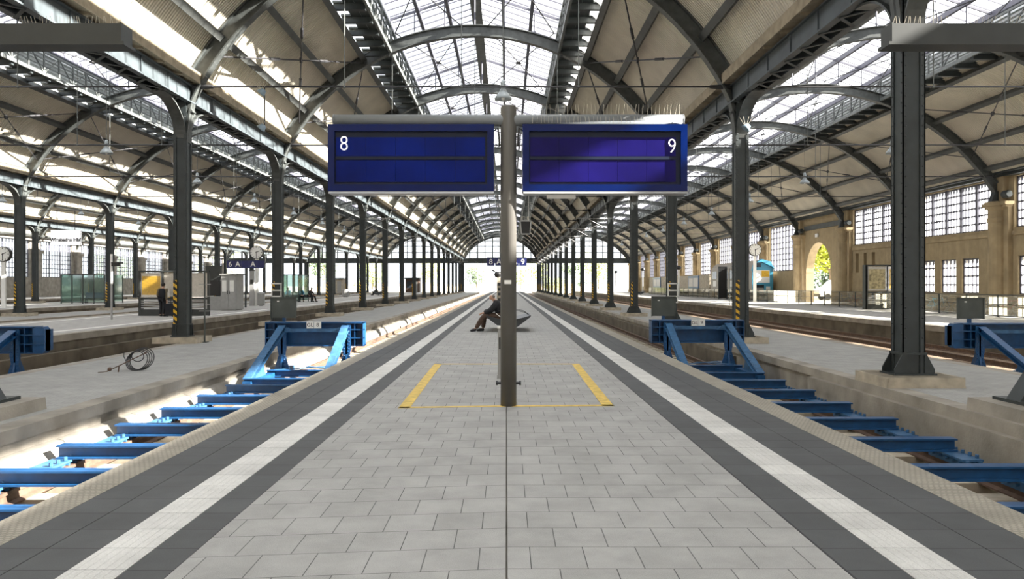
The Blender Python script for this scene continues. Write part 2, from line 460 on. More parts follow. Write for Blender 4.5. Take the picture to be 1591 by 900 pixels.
def column_strip(name, x0, x1, ledge_in=None):
    d = deck(name, x0 + 0.05, x1 - 0.05, ZP, M['concrete'])
    slab('paving', x0 + 0.32, x1 - 0.32, 1.5, Ye, ZP - 0.06, ZP, M['strip_pave'], d)
    slab('kerb', x0, x0 + 0.315, 1.5, Ye, ZP - 0.16, ZP, M['concrete'], d)
    slab('kerb', x1 - 0.315, x1, 1.5, Ye, ZP - 0.16, ZP, M['concrete'], d)
    return d
sl1 = column_strip('strip_floor_left', -9.45, -5.80)
sr1 = column_strip('strip_floor_right', 6.20, 9.90)
# the stepped foot of the wall beside the left track
m = MB()
for i in range(90):
    y = 2.0 + i * 2.0
    m.prism([(-5.86, -0.95), (-5.86, -0.40), (-5.74, -0.42), (-5.62, -0.62), (-5.58, -0.95)], y + 0.012, y + 1.988)
m.build('wall_foot', M['concrete'], sl1)
m = MB()
for i in range(60):
    y = 21.0 + i * 2.6
    m.box(6.12, 6.26, y + 0.012, y + 2.588, -0.95, -0.36)
m.build('wall_foot', M['dirty'], sr1)
# the deeper niche in the right wall where the kerb steps out
slab('wall_foot', 6.08, 6.24, 5.0, 15.6, -0.95, -0.26, M['concrete'], sr1)
column_strip('strip_floor_left', -26.9, -23.3)
column_strip('strip_floor_left', -44.0, -40.7)

def side_platform(name, x0, x1, lines):
    d = deck(name, x0 + 0.06, x1 - 0.06, 0, M['dirty'])
    slab('paving', x0 + 0.4, x1 - 0.4, 1.5, Ye, -0.06, 0, M['far_pave'], d)
    slab('platform_edge', x0, x0 + 0.395, 1.5, Ye, -0.22, 0, M['concrete'], d)
    slab('platform_edge', x1 - 0.395, x1, 1.5, Ye, -0.22, 0, M['concrete'], d)
    for x in lines: slab('white_line', x - 0.12, x + 0.12, 1.5, Ye, -0.01, 0.004, M['white_line'], d)
    return d
pl = side_platform('platform_floor', -20.9, -14.15, (-15.25, -19.8))
slab('wall_ledge', -14.16, -13.9, 1.5, Ye, -0.95, -0.52, M['dirty'], pl)
side_platform('platform_floor', -38.3, -31.5, (-32.6, -37.2))
pr = side_platform('platform_floor', 16.6, 27.6, (17.5,))
side_platform('platform_floor', -60.0, -50.5, (-51.6,))

# ---- track beds, ground, concourse
tag(MB().box(-60, 27, 1.4, 190, -1.3, ZB).build('track_bed_floor', M['ballast']), kind='structure')
tag(MB().box(-60, 27.6, -30, 1.5, -1.2, 0).build('concourse_floor', M['far_pave']), kind='structure')
tag(MB().box(-400, 400, 190, 900, -1.4, -0.5).build('ground', M['ground']), kind='structure')
tag(MB().box(27.6, 120, -30, 190, -1.2, -0.03).build('street', M['asphalt']), kind='structure')
tag(MB().box(-160, -60.6, -30, 190, -1.2, -0.03).build('street', M['asphalt']), kind='structure')

# ---- rails and sleepers
TRACKS = [(-4.61, 'the track left of the middle platform'), (4.93, 'the track right of the middle platform'),
          (-11.5, 'the track beyond the left columns'), (11.9, 'the track beyond the right columns'),
          (-22.1, 'the first track beyond the timetable platform'), (14.9, 'the track along the sandstone side platform')]
def rail(x, label):
    m = MB()
    pr_ = [(-0.07, 0), (-0.07, 0.02), (-0.012, 0.04), (-0.012, 0.11), (-0.035, 0.12), (-0.035, 0.155), (0.035, 0.155), (0.035, 0.12),
           (0.012, 0.11), (0.012, 0.04), (0.07, 0.02), (0.07, 0)]
    m.prism([(x + a, -0.76 + b) for a, b in pr_], 3.0, 240.0)
    tag(m.build('rail', M['rust'], base=(x, 3, -0.76)), label, 'rail', kind='thing')
for x, lab in TRACKS:
    rail(x - 0.72, 'rusty steel left rail of ' + lab)
    rail(x + 0.72, 'rusty steel right rail of ' + lab)
sl_proto = MB()
sl_proto.prism([(-0.95, -0.88), (-0.95, -0.78), (-0.89, -0.755), (0.89, -0.755), (0.95, -0.78), (0.95, -0.88)], -0.13, 0.13)
sl_proto = sl_proto.build('track_sleeper', M['sleeper'])
first = True
for x, side in ((-4.61, 'left'), (4.93, 'right')):
    for i in range(70):
        o = sl_proto if first else sl_proto.copy()
        if not first: COL.objects.link(o)
        first = False
        o.location = (x, 4.3 + 0.71 * i, 0)
        tag(o, 'concrete sleeper under the rails of the track %s of the middle platform' % side, 'sleeper',
            'sleepers of the track %s of the middle platform' % side, 'thing')

# ------------------------------------------------------------------ halls
class Hall:
    def __init__(s, xl, xr, name, k0):
        s.xl, s.xr, s.name, s.k0 = xl, xr, name, k0
        s.ax = (xl + xr) / 2; s.h = (xr - xl) / 2
        dr = CROWN - SPRING
        s.R = (s.h**2 + dr**2) / (2 * dr); s.cz = CROWN - s.R
        s.t0 = math.asin(min(1, 4.62 / (s.R + 0.5)))           # upper edge of the sheeting
        s.t1 = math.acos((7.52 - s.cz) / (s.R + 0.5))          # lower edge above the gutter
    def pt(s, t, r): return (s.ax + r * math.sin(t), s.cz + r * math.cos(t))
HALLS = [Hall(ROWS['left'], ROWS['right'], 'middle hall', 0), Hall(ROWS['right'], 26.4, 'right hall', 1),
         Hall(ROWS['second'], ROWS['left'], 'left hall', 1), Hall(ROWS['third'], ROWS['second'], 'second left hall', 3),
         Hall(-60.0, ROWS['third'], 'outermost left hall', 5)]
PUR = [0.02, 0.335, 0.665, 0.93]

for hi, H in enumerate(HALLS):
    # ---------- roof shell: sheets, purlins, walkway, lattice, skylight (the setting)
    n = 20
    sh = None
    for sgn in (-1, 1):
        m = MB()
        a = [H.pt(sgn * (H.t0 + (H.t1 - H.t0) * i / n), H.R + 0.50) for i in range(n + 1)]
        b = [H.pt(sgn * (H.t0 + (H.t1 - H.t0) * i / n), H.R + 0.55) for i in range(n + 1)]
        m.band(a, b, YA, YB)
        if sh is None:
            sh = tag(m.build('ceiling', M['sheet']), kind='structure')
        else:
            m.build('roof_sheet', M['sheet'], sh)
        for f in PUR:
            t = sgn * (H.t0 + (H.t1 - H.t0) * f)
            c = Vector((H.pt(t, H.R + 0.375)[0], 0, H.pt(t, H.R + 0.375)[1]))
            up = Vector((math.sin(t), 0, math.cos(t)))
            MB().bar((c.x, YA, c.z), (c.x, YB, c.z), 0.22, 0.27, up).build('purlin', M['purlin'], sh)
        # walkway beside the skylight with bright slots between it and the sheeting
        m = MB(); zw = H.pt(math.asin(4.0 / H.R), H.R + 0.42)[1]
        xa, xb = H.ax + sgn * 3.55, H.ax + sgn * 4.30
        m.box(min(xa, xb), max(xa, xb), YA, YB, zw, zw + 0.06)
        xc = H.ax + sgn * 4.66
        y = YA
        while y < YB:
            m.box(min(xa, xc), max(xa, xc), y - 0.09, y + 0.09, zw - 0.22, zw)
            m.box(min(xb, xc), max(xb, xc), y - 0.22, y + 0.22, zw - 0.02, zw + 0.05)
            y += STEP / 7
        m.build('walkway', M['steel'], sh)
        if sgn == 1:
            zq = H.cz + math.sqrt((H.R + 0.56)**2 - 5.4**2); xq = H.ax + 5.4
            MB().prism([(xb - 0.02, zw + 0.07), (xq, zq), (xq, zq + 0.04), (xb - 0.02, zw + 0.11)], YA, YB).build('slot_sun_shield', M['sheet'] if hi == 1 else M['slotdiffuser'], sh)
        # lattice balustrade
        m = MB(); xr = H.ax + sgn * 3.5; z0, z1 = zw + 0.02, zw + 1.02
        m.box(xr - 0.05, xr + 0.05, YA, YB, z0 - 0.12, z0 + 0.04)
        m.box(xr - 0.04, xr + 0.04, YA, YB, z1 - 0.05, z1 + 0.05)
        m.box(xr - 0.025, xr + 0.025, YA, YB, z0 + 0.62, z0 + 0.67)
        m.box(xr - 0.025, xr + 0.025, YA, YB, z0 + 0.30, z0 + 0.34)
        y = YA; i = 0; st = STEP / 8
        while y < YB - 0.1:
            m.box(xr - 0.035, xr + 0.035, y - 0.035, y + 0.035, z0, z1)
            if i % 2: m.bar((xr, y, z0), (xr, y + st, z1), 0.04, 0.05, (1, 0, 0))
            else: m.bar((xr, y, z1), (xr, y + st, z0), 0.04, 0.05, (1, 0, 0))
            y += st; i += 1
        m.build('lattice_balustrade', M['lattice'], sh)
        m = MB(); xl_ = H.ax + sgn * 3.92
        m.box(xl_ - 0.01, xl_ + 0.01, YA, YB, zw, zw + 1.37)
        for i in range(7):
            z = zw + 0.06 + i * 0.17
            m.prism([(xl_, z), (xl_ - sgn * 0.05, z - 0.03), (xl_ - sgn * 0.06, z - 0.02), (xl_, z + 0.13)], YA, YB)
        m.build('louvre_wall', M['louvre'], sh)
        # skylight: longitudinal bearers, cross bars, panes
        ze, zr = zw + 1.36, zw + 2.62
        m = MB()
        for q in (0.03, 0.36, 0.68):
            xx = H.ax + sgn * 3.7 * (1 - q); zz = ze + (zr - ze) * q
            m.box(xx - 0.07, xx + 0.07, YA, YB, zz - 0.24, zz)
        m.build('skylight_bearer', M['bar'], sh)
        m = MB(); y = YA
        sy = STEP / 13
        while y <= YB + 0.01:
            m.bar((H.ax, y, zr), (H.ax + sgn * 3.8, y, ze - 0.03), 0.036, 0.05)
            y += sy
        m.build('glazing_bar', M['bar'], sh)
        m = MB()
        xe = H.ax + sgn * 3.85
        m.add([(H.ax, YA, zr + 0.05), (H.ax, YB, zr + 0.05), (xe, YB, ze + 0.02), (xe, YA, ze + 0.02)], [(0, 1, 2, 3)])
        m.build('skylight_pane', M['skyglass'], sh)
    m = MB(); m.box(H.ax - 0.16, H.ax + 0.16, YA, YB, zr - 0.30, zr + 0.02)
    m.box(H.ax - 0.24, H.ax + 0.24, YA, YB, zr - 0.32, zr - 0.28)
    m.build('ridge_beam', M['lattice'], sh)

    # ---------- arched ribs
    def ribmesh(H=H):
        m = MB(); N = 44
        te = math.acos(max(-1, (SPRING - H.cz) / H.R)) if True else 0
        te = math.asin(min(1, (H.h - 0.10) / H.R))
        ts = [-te + 2 * te * i / N for i in range(N + 1)]
        def arc(r): return [H.pt(t, r) for t in ts]
        m.band(arc(H.R), arc(H.R + 0.045), -0.15, 0.15)
        m.band(arc(H.R + 0.045), arc(H.R + 0.44), -0.03, 0.03)
        m.band(arc(H.R + 0.44), arc(H.R + 0.48), -0.13, 0.13)
        # angle irons along the web and their rivets
        m.band(arc(H.R + 0.045), arc(H.R + 0.12), -0.045, 0.045)
        if hi in (0, 1):
            nr = 130
            for i in range(nr):
                t = -te + 2 * te * (i + 0.5) / nr
                for yy in (-0.09, 0.09):
                    x, z = H.pt(t, H.R); m.rivet((x, yy, z), (-math.sin(t), 0, -math.cos(t)), 0.02)
        return m
    proto = None
    for k in range(H.k0, NB):
        # ---------- one rib with the posts that carry the skylight
        lab = 'curved dark steel roof rib, %s arch in view of the %s' % (ORD[k - H.k0], H.name)
        if proto is None:
            proto = ribmesh().build('arched_rib', M['rib'])
            m = MB()
            for rx in (-2.5, -1.25, 0, 1.25, 2.5):
                zr0 = H.cz + math.sqrt((H.R + 0.48)**2 - rx**2)
                zt = zr - 0.15 - (zr - ze) * abs(rx) / 3.7
                m.tube([(H.ax + rx, 0, zr0 - 0.02), (H.ax + rx, 0, zt)], 0.035, 6)
            m.bar((H.ax - 3.5, 0, ze - 0.05), (H.ax, 0, zr - 0.15), 0.07, 0.10)
            m.bar((H.ax + 3.5, 0, ze - 0.05), (H.ax, 0, zr - 0.15), 0.07, 0.10)
            posts = m.build('skylight_support', M['bar'], proto)
            tag(proto, lab, 'roof rib', 'roof ribs of the ' + H.name, 'thing')
            proto.location = (0, YK(k), 0)
        else:
            dup(proto, (0, YK(k), 0), lab, [posts])
    # ---------- tie rods with hangers
    tr = None
    for k in range(max(1, H.k0), NB):
        lab = 'thin steel tie rod across the %s, %s in view' % (H.name, ORD[k - max(1, H.k0)])
        if tr is None:
            m = MB(); m.tube([(H.xl + 0.15, 0, 7.4), (H.xr - 0.15, 0, 7.4)], 0.03, 6)
            for e, sg in ((H.xl, 1), (H.xr, -1)):
                m.tube([(e + sg * 0.3, 0, 7.4), (e + sg * 0.9, 0, 7.4)], [0.09, 0.05], 8)
            tr = m.build('tie_rod', M['wire'])
            tag(tr, lab, 'tie rod', 'tie rods of the ' + H.name, 'thing')
            hang = []
            for rx in (-0.42 * H.h, 0.0, 0.42 * H.h):
                zt = H.cz + math.sqrt(H.R**2 - rx**2)
                m = MB(); m.tube([(H.ax + rx, 0, 7.36), (H.ax + rx, 0, zt + 0.02)], 0.016, 5)
                m.ball((H.ax + rx, 0, 7.4), 0.05, 6, 4)
                hang.append(m.build('hanger', M['lattice'], tr))
            tr.location = (0, YK(k), 0)
        else:
            dup(tr, (0, YK(k), 0), lab, hang)
    # ---------- diagonal bracing rods in the roof slopes (near bays)
    if hi < 3:
        for k in range(max(H.k0, 1), 7):
            for sgn, side in ((-1, 'left'), (1, 'right')):
                p0 = H.pt(sgn * (H.t0 + 0.02), H.R + 0.2); p1 = H.pt(sgn * (H.t1 - 0.12), H.R + 0.2)
                a = Vector((p0[0], YK(k), p0[1])); b = Vector((p1[0], YK(k + 1), p1[1]))
                c = Vector((p1[0], YK(k), p1[1])); d = Vector((p0[0], YK(k + 1), p0[1]))
                m = MB(); m.tube([a, b], 0.026, 5); m.tube([c, d], 0.026, 5)
                mid = (a + b + c + d) / 4
                m.lathe([(0.02, -0.03), (0.11, -0.03), (0.11, 0.03), (0.02, 0.03)], mid, 10, 'x')
                for p, q in ((a, b), (c, d)):
                    u = (q - p).normalized()
                    for f in (0.33, 0.66):
                        e = p + (q - p) * f; m.tube([e - u * 0.3, e + u * 0.3], 0.05, 6)
                tag(m.build('cross_brace', M['wire'], base=tuple(mid)),
                    'crossed bracing rods under the %s roof slope of the %s, %s bay' % (side, H.name, ORD[k - max(H.k0, 1)]),
                    'bracing', 'bracing rods of the roof slopes', 'thing')
                xs = H.ax + sgn * 0.5; xe2 = H.ax + sgn * 3.3
                m = MB(); z = zw + 0.75
                q = [(xs, YK(k), z + .25), (xe2, YK(k + 1), z), (xe2, YK(k), z), (xs, YK(k + 1), z + .25)]
                m.tube([q[0], q[1]], 0.026, 5); m.tube([q[2], q[3]], 0.026, 5)
                mid = ((xs + xe2) / 2, (YK(k) + YK(k + 1)) / 2, z + 0.12)
                m.lathe([(0.02, -0.03), (0.15, -0.03), (0.15, 0.03), (0.02, 0.03)], mid, 10, 'z')
                tag(m.build('cross_brace', M['wire'], base=mid),
                    'crossed rods under the %s skylight half of the %s, %s bay' % (side, H.name, ORD[k - max(H.k0, 1)]),
                    'bracing', 'bracing rods under the skylights', 'thing')

# ---------- girders along the column rows and the gutters between the halls
RLAB = {'right': 'row right of the middle platform', 'left': 'row left of the middle platform',
        'second': 'second row to the left', 'third': 'third row to the left'}
for rn, x in ROWS.items():
    m = MB()
    for s_ in (-1, 1):
        xx = x + s_ * 0.24
        m.box(xx - 0.02, xx + 0.02, YA, YB, ZGB, ZGT)
        m.box(xx - 0.09, xx + 0.09, YA, YB, ZGB - 0.03, ZGB + 0.01)
        m.box(xx - 0.09, xx + 0.09, YA, YB, ZGT - 0.01, ZGT + 0.03)
        if rn in ('right', 'left'):
            y = YA
            while y < YB:
                m.box(xx + s_ * 0.02 - 0.03, xx + s_ * 0.02 + 0.03, y - 0.03, y + 0.03, ZGB, ZGT); y += STEP / 6
    g = m.build('girder_beam', M['girder'], base=(x, 0, ZGB))
    tag(g, 'long grey plate girder resting on the %s of columns' % RLAB[rn], 'girder', kind='thing')
    m = MB(); y = YA; i = 0
    while y < min(YB, 90):
        a, b = (-0.24, 0.24) if i % 2 else (0.24, -0.24)
        m.bar((x + a, y, ZGB - 0.045), (x + b, y + 0.5, ZGB - 0.045), 0.07, 0.02); y += 0.5; i += 1
    m.build('lacing', M['steel'], g)
    m = MB()
    m.box(x - 0.55, x + 0.55, YA, YB, 7.5, 7.56); m.box(x - 0.58, x - 0.53, YA, YB, 7.45, 7.75); m.box(x + 0.53, x + 0.58, YA, YB, 7.45, 7.75)
    y = YA
    while y < 110:
        m.box(x - 0.5, x + 0.5, y - 0.04, y + 0.04, 7.43, 7.5); y += STEP / 8
    m.build('gutter', M['gutter'], g)

# ---------- columns
def make_column(rn, x, rivets):
    t = thing('riveted_column', '', 'column', (x, 0, ZP), group='riveted columns of the ' + RLAB[rn])
    z0 = 0.07
    parts = []
    m = MB(); m.box(x - 0.64, x + 0.64, -0.58, 0.58, ZP, z0)
    m.prism([(x - 0.64, ZP), (x - 0.60, z0 + 0.0), (x + 0.60, z0), (x + 0.64, ZP)], -0.60, 0.60)
    parts.append(m.build('plinth', M['sleeper'], t))
    m = MB(); w, d = 0.19, 0.20
    # box shaft of four plates with angle irons at the corners
    m.box(x - w + 0.02, x + w - 0.02, -d + 0.025, d - 0.025, z0, 7.3)
    for sx in (-1, 1):
        for sy in (-1, 1):
            xa, xb = sorted((x + sx * w, x + sx * (w - 0.085))); ya, yb = sorted((sy * d, sy * (d - 0.085)))
            xc, xd = sorted((x + sx * w, x + sx * (w - 0.02))); yc, yd = sorted((sy * d, sy * (d - 0.02)))
            m.box(xa, xb, yc, yd, z0, 6.6); m.box(xc, xd, ya, yb, z0, 6.6)
    if rivets:
        z = 0.7
        while z < 6.5:
            for sx in (-1, 1):
                m.rivet((x + sx * (w - 0.045), -d, z), (0, -1, 0), 0.02)
                for sy in (-1, 1): m.rivet((x + sx * w, sy * (d - 0.045), z + 0.06), (sx, 0, 0), 0.02)
            z += 0.17
    parts.append(m.build('shaft', M['steel'], t))
    m = MB()
    fw_ = 0.34 if rn == 'right' else 0.23
    m.box(x - fw_ - .02, x + fw_ + .02, -0.26, 0.26, z0, z0 + 0.03)
    for sx in (-1, 1):
        for ya, yb in ((-0.22, -0.195), (0.195, 0.22)):
            m.prism([(x + sx * 0.17, z0), (x + sx * fw_, z0), (x + sx * fw_, z0 + 0.10), (x + sx * 0.20, z0 + 0.36), (x + sx * 0.17, z0 + 0.36)], ya, yb)
    m.box(x - 0.21, x + 0.21, -0.225, 0.225, z0 + 0.34, z0 + 0.38)
    parts.append(m.build('foot_bracket', M['steel'], t))
    # curved brackets under the girder, fore and aft
    m = MB()
    for sy in (-1, 1):
        ry, rz, n = 1.45, 1.0, 14; zc, yc = ZGB - 1.06, sy * (0.19 + ry)
        def q(g, i):
            a = PI / 2 * i / n
            return (yc - sy * (ry + g) * math.cos(a), zc + (rz + g) * math.sin(a))
        m.band([q(0, i) for i in range(n + 1)], [q(0.045, i) for i in range(n + 1)], x - 0.17, x + 0.17, 'yz')
        out = [q(0.045, i) for i in range(n + 1)]
        m.band(out, [(sy * 0.16, b) if i < n * 0.5 else (a, ZGB) for i, (a, b) in enumerate(out)], x - 0.03, x + 0.03, 'yz')
        m.band([q(0.045, i) for i in range(n + 1)], [q(0.11, i) for i in range(n + 1)], x - 0.06, x + 0.06, 'yz')
    m.box(x - 0.2, x + 0.2, -0.03, 0.03, SPRING - 0.3, ZGT)
    parts.append(m.build('bracket', M['rib'], t))
    m = MB()
    for sx in (-1, 1):
        n = 10
        Hs = [h for h in HALLS if abs((h.xl if sx > 0 else h.xr) - x) < 0.01][0]
        # curved web plates that carry the ribs down to the shaft
        pts = []
        for i in range(n + 1):
            z = 5.75 + (6.95 - 5.75) * i / n
            dz = (z - 5.75) / (6.95 - 5.75)
            pts.append((x + sx * (w + 0.14 * dz ** 1.9), z))
        m.band(pts, [(a - sx * 0.05, b) for a, b in pts], -0.15, 0.15)
        m.band(pts, [(x + sx * 0.1, b) for a, b in pts], -0.03, 0.03)
    parts.append(m.build('capital', M['rib'], t))
    return t, parts
COLUMNS = {}
for rn, x in ROWS.items():
    k0 = {'right': 0, 'left': 1, 'second': 3, 'third': 6}[rn]
    t, parts = make_column(rn, x, rn in ('right', 'left'))
    striped = None
    for k in range(k0, NB):
        lab = 'dark green riveted steel column, %s in the %s' % (ORD[k - k0], RLAB[rn])
        if k == k0: t.location = (x, YK(k), ZP); t['label'] = lab; cur = t
        elif striped is None: cur = dup(t, (x, YK(k), ZP), lab, parts)
        else: cur = dup(striped, (x, YK(k), ZP), lab, parts2)
        if striped is None and (rn != 'right' or k > k0):      # the nearest right column carries no stripes
            hz = MB(); hz.box(x - 0.19, x - 0.085, -0.206 + YK(k), -0.2005 + YK(k), 0.42, 1.72)
            hz = hz.build('hazard_stripe', M['hazard'], cur)
            tag(hz, 'black and yellow hazard stripe down the column edge')
            striped = cur; parts2 = kids(cur)
        COLUMNS[(rn, k)] = cur

# ------------------------------------------------------------------ walls of the station
def window(idx, x, y0, y1, z0, z1, ny, nz, side=1, mid=None):
    """steel window in a wall that runs along y"""
    m = MB(); t = 0.05
    m.box(x - 0.06, x + 0.06, y0, y0 + 0.08, z0, z1); m.box(x - 0.06, x + 0.06, y1 - 0.08, y1, z0, z1)
    m.box(x - 0.06, x + 0.06, y0, y1, z0, z0 + 0.08); m.box(x - 0.06, x + 0.06, y0, y1, z1 - 0.08, z1)
    for i in range(1, ny):
        y = y0 + (y1 - y0) * i / ny; w_ = 0.075 if (mid and i % mid == 0) else 0.02
        m.box(x - (0.13 if w_ > 0.05 else 0.05), x + 0.05, y - w_, y + w_, z0, z1)
    for i in range(1, nz):
        z = z0 + (z1 - z0) * i / nz; m.box(x - 0.03, x + 0.03, y0, y1, z - 0.04, z + 0.04)
    o = tag(m.build('window_%d' % idx, M['bar']), kind='structure')
    MB().box(x + 0.01, x + 0.022, y0 + 0.05, y1 - 0.05, z0 + 0.05, z1 - 0.05).build('pane', M['winglass'], o)
    return o
WI = [1]
def win(*a, **k):
    o = window(WI[0], *a, **k); WI[0] += 1; return o

XF, XT = 26.7, 27.4
m = MB(); ZT = 8.3
def solid(y0, y1, z0, z1): m.box(XF, XT, y0, y1, z0, z1)
def openings(y0, y1, z0, z1, ops):
    """wall strip from y0 to y1 with a row of openings (ya, yb, za, zb)"""
    c = y0
    for ya, yb, za, zb in ops:
        solid(c, ya, z0, z1)
        if za > z0: solid(ya, yb, z0, za)
        if zb < z1: solid(ya, yb, zb, z1)
        c = yb
    solid(c, y1, z0, z1)
slit_backs = []
for k in range(-3, 16):
    a, b = YK(k), YK(k + 1)
    if k <= 4:
        openings(a, b, 4.3, ZT, [(a + 0.95, b - 0.95, 4.6, 7.3)])
        if k == 4:
            ys = [56.2, 57.5, 58.8, 60.0 - 0.15]
            openings(a, b, 0, 4.3, [(y - 0.25, y + 0.25, 2.5, 3.95) for y in ys])
            slit_backs = ys
        else:
            cs = [a + 2.9, a + 5.1, a + 7.4]
            openings(a, b, 0, 4.3, [(y - 0.8, y + 0.8, 1.07, 3.1) for y in cs])
    elif k == 5:
        yc, hw, zs = 66.2, 2.65, 2.55
        solid(a, yc - hw, 0, ZT); solid(yc + hw, b, 0, ZT)
        n = 18
        pts = [(yc - hw * math.cos(PI * i / n), zs + hw * math.sin(PI * i / n)) for i in range(n + 1)]
        m.band(pts, [(p[0], ZT) for p in pts], XF, XT, 'yz')
    else:
        openings(a, b, 0, ZT, [(a + 0.95, b - 0.95, 2.9, 7.3)])
wr = tag(m.build('wall_right', M['stone']), kind='structure')
m = MB()
for y in slit_backs: m.box(27.05, 27.3, y - 0.26, y + 0.26, 2.45, 4.0)
m.build('blind_slit', M['stone2'], wr)
for k in range(-3, 16):
    a, b = YK(k), YK(k + 1)
    if k <= 4:
        win(26.93, a + 0.95, b - 0.95, 4.6, 7.3, 25, 6, mid=5)
        if k != 4 and k >= 1:
            for c in (a + 2.9, a + 5.1, a + 7.4): win(26.86, c - 0.8, c + 0.8, 1.07, 3.1, 4, 4)
    elif k > 5:
        win(26.93, a + 0.95, b - 0.95, 2.9, 7.3, 9, 8, mid=1)
# pilasters with moulded caps under every rib
m = MB()
for k in range(1, 17):
    y = YK(k)
    m.box(26.45, XF + 0.02, y - 0.85, y + 0.85, 0, 5.7)
    m.lathe([(0.55, 0.0), (0.55, 0.5), (0.48, 0.6), (0.46, 4.9), (0.50, 5.0), (0.52, 5.15), (0.46, 5.2), (0.46, 5.55), (0.58, 5.75), (0.66, 5.8), (0.66, 6.0), (0.5, 6.05)],
            (26.45, y, 0), 14)
    m.box(26.3, XF, y - 0.9, y + 0.9, 5.7, 5.82); m.box(26.2, XF, y - 1.0, y + 1.0, 5.82, 6.0)
    m.box(26.4, XF + 0.02, y - 0.5, y + 0.5, 6.0, 7.5)
m.build('pilaster', M['stone2'], wr)
m = MB()
m.box(26.35, XF + 0.02, YA, YB, 7.36, 7.62); m.box(26.1, XF, YA, YB, 7.5, 7.62)
for k in range(1, 17):
    y = YK(k); m.prism([(26.0, 6.0), (26.62, 6.0), (26.62, 6.6), (26.2, 6.6)], y - 0.16, y + 0.16)
    m.lathe([(0.16, -0.25), (0.2, -0.2), (0.2, 0.2), (0.16, 0.25)], (26.3, y - 0.95, 6.35), 10, 'y')
m.build('eaves_beam', M['steel'], wr)
m = MB(); m.box(26.6, 26.7, 5 * STEP + Y0 + 0.9, 6 * STEP + Y0 - 0.9, 6.35, 6.75); m.build('dark_beam', M['purlin'], wr)
m = MB(); m.box(XF - 0.06, XF, YA, YK(5), 4.2, 4.42); m.box(XF - 0.05, XF, YA, YK(5), 0.0, 0.7); m.build('string_course', M['stone2'], wr)
m = MB(); m.box(26.55, 26.68, 66.0, 66.5, 5.65, 5.95)
o = m.build('exit_sign', M['tagwhite']); tag(o, 'small pale sign box on the stone above the archway', 'sign', kind='thing')

# left outer wall
m = MB(); XL0, XL1 = -60.6, -60.0
for k in range(-3, 16):
    a, b = YK(k), YK(k + 1)
    m.box(XL0, XL1, a, a + 1.1, 0, 8.3); m.box(XL0, XL1, b - 1.1, b, 0, 8.3)
    m.box(XL0, XL1, a + 1.1, b - 1.1, 0, 2.5); m.box(XL0, XL1, a + 1.1, b - 1.1, 7.2, 8.3)
    m.box(XL1, XL1 + 0.45, a - 0.7, a + 0.7, 0, 5.8); m.box(XL1, XL1 + 0.6, a - 0.85, a + 0.85, 5.5, 5.9)
tag(m.build('wall_left', M['concrete']), kind='structure')
for k in range(5, 16):
    a, b = YK(k), YK(k + 1); win(-60.3, a + 1.1, b - 1.1, 2.5, 7.2, 12, 8, mid=4)

# end gable: one glazed arch per hall over an open passage
YE = YB + 0.5
m = MB()
m.box(-60.6, 27.4, YE - 0.25, YE + 0.25, 6.15, 7.1)
m.box(-60.6, 27.4, YE - 0.32, YE + 0.32, 7.05, 7.2); m.box(-60.6, 27.4, YE - 0.32, YE + 0.32, 6.1, 6.2)
for H in HALLS:
    te = math.asin(min(1, H.h / H.R)); n = 30
    ts = [-te + 2*te*i/n for i in range(n + 1)]
    m.band([H.pt(t, H.R - 0.25) for t in ts], [H.pt(t, H.R + 1.0) for t in ts], YE - 0.3, YE + 0.3)
    nx = 10
    for i in range(1, nx):
        x = H.xl + (H.xr - H.xl) * i / nx; zt = H.cz + math.sqrt(H.R**2 - (x - H.ax)**2) - 0.1
        w_ = 0.16 if i % 3 == 2 else 0.09
        m.box(x - w_, x + w_, YE - 0.1, YE + 0.1, 7.1, max(7.2, zt))
    for z in (8.4, 9.7, 10.9):
        hw = math.sqrt(max(0.1, H.R**2 - (z - H.cz)**2)); m.box(H.ax - hw, H.ax + hw, YE - 0.05, YE + 0.05, z - 0.07, z + 0.07)
for x in ROWS.values():
    m.box(x - 0.45, x + 0.45, YE - 0.3, YE + 0.3, -0.1, 6.2)
    m.prism([(x - 0.45, 6.2), (x + 0.45, 6.2), (x + 1.5, 9.2), (x - 1.5, 9.2)], YE - 0.2, YE + 0.2)
wb = tag(m.build('wall_back', M['steel']), kind='structure')
m = MB()
for H in HALLS:
    te = math.asin(min(1, H.h / H.R)) * 0.97; n = 30
    arc = [H.pt(-te + 2*te*i/n, H.R - 0.1) for i in range(n + 1)]
    arc = [p for p in arc if p[1] > 7.1]
    m.add([(p[0], YE + 0.02, p[1]) for p in arc] + [(arc[-1][0], YE + 0.02, 7.1), (arc[0][0], YE + 0.02, 7.1)], [tuple(range(len(arc) + 2))])
m.build('gable_pane', M['winglass'], wb)
m = MB(); m.box(-60.6, 27.4, -31, -30, -1, 14); tag(m.build('wall_front', M['stone2']), kind='structure')

# ------------------------------------------------------------------ platform display on its post
PX, PY = 0.026, 10.2
T = thing('platform_display', 'grey post carrying two deep blue display boards numbered 8 and 9', 'display board', (PX, PY, 0))
m = MB(); m.lathe([(0.106, 0.0), (0.106, 3.93), (0.095, 3.955)], (PX, PY, 0), 40); m.build('post', M['pole'], T, smooth=False)
post = kids(T)[0]
for p in post.data.polygons: p.use_smooth = len(p.vertices) == 4
m = MB()
for sx in (-1, 1):
    m.tube([(PX + sx * 0.09, PY - 0.02, 0.30), (PX + sx * 0.15, PY - 0.02, 0.30)], 0.018, 8)
    m.tube([(PX + sx * 0.14, PY - 0.02, 0.30), (PX + sx * 0.165, PY - 0.02, 0.30)], 0.03, 8)
m.build('bolt', M['black'], post)
MB().box(PX - 0.055, PX + 0.035, PY - 0.114, PY - 0.1, 1.605, 1.655).build('label_plate', M['tagwhite'], post)
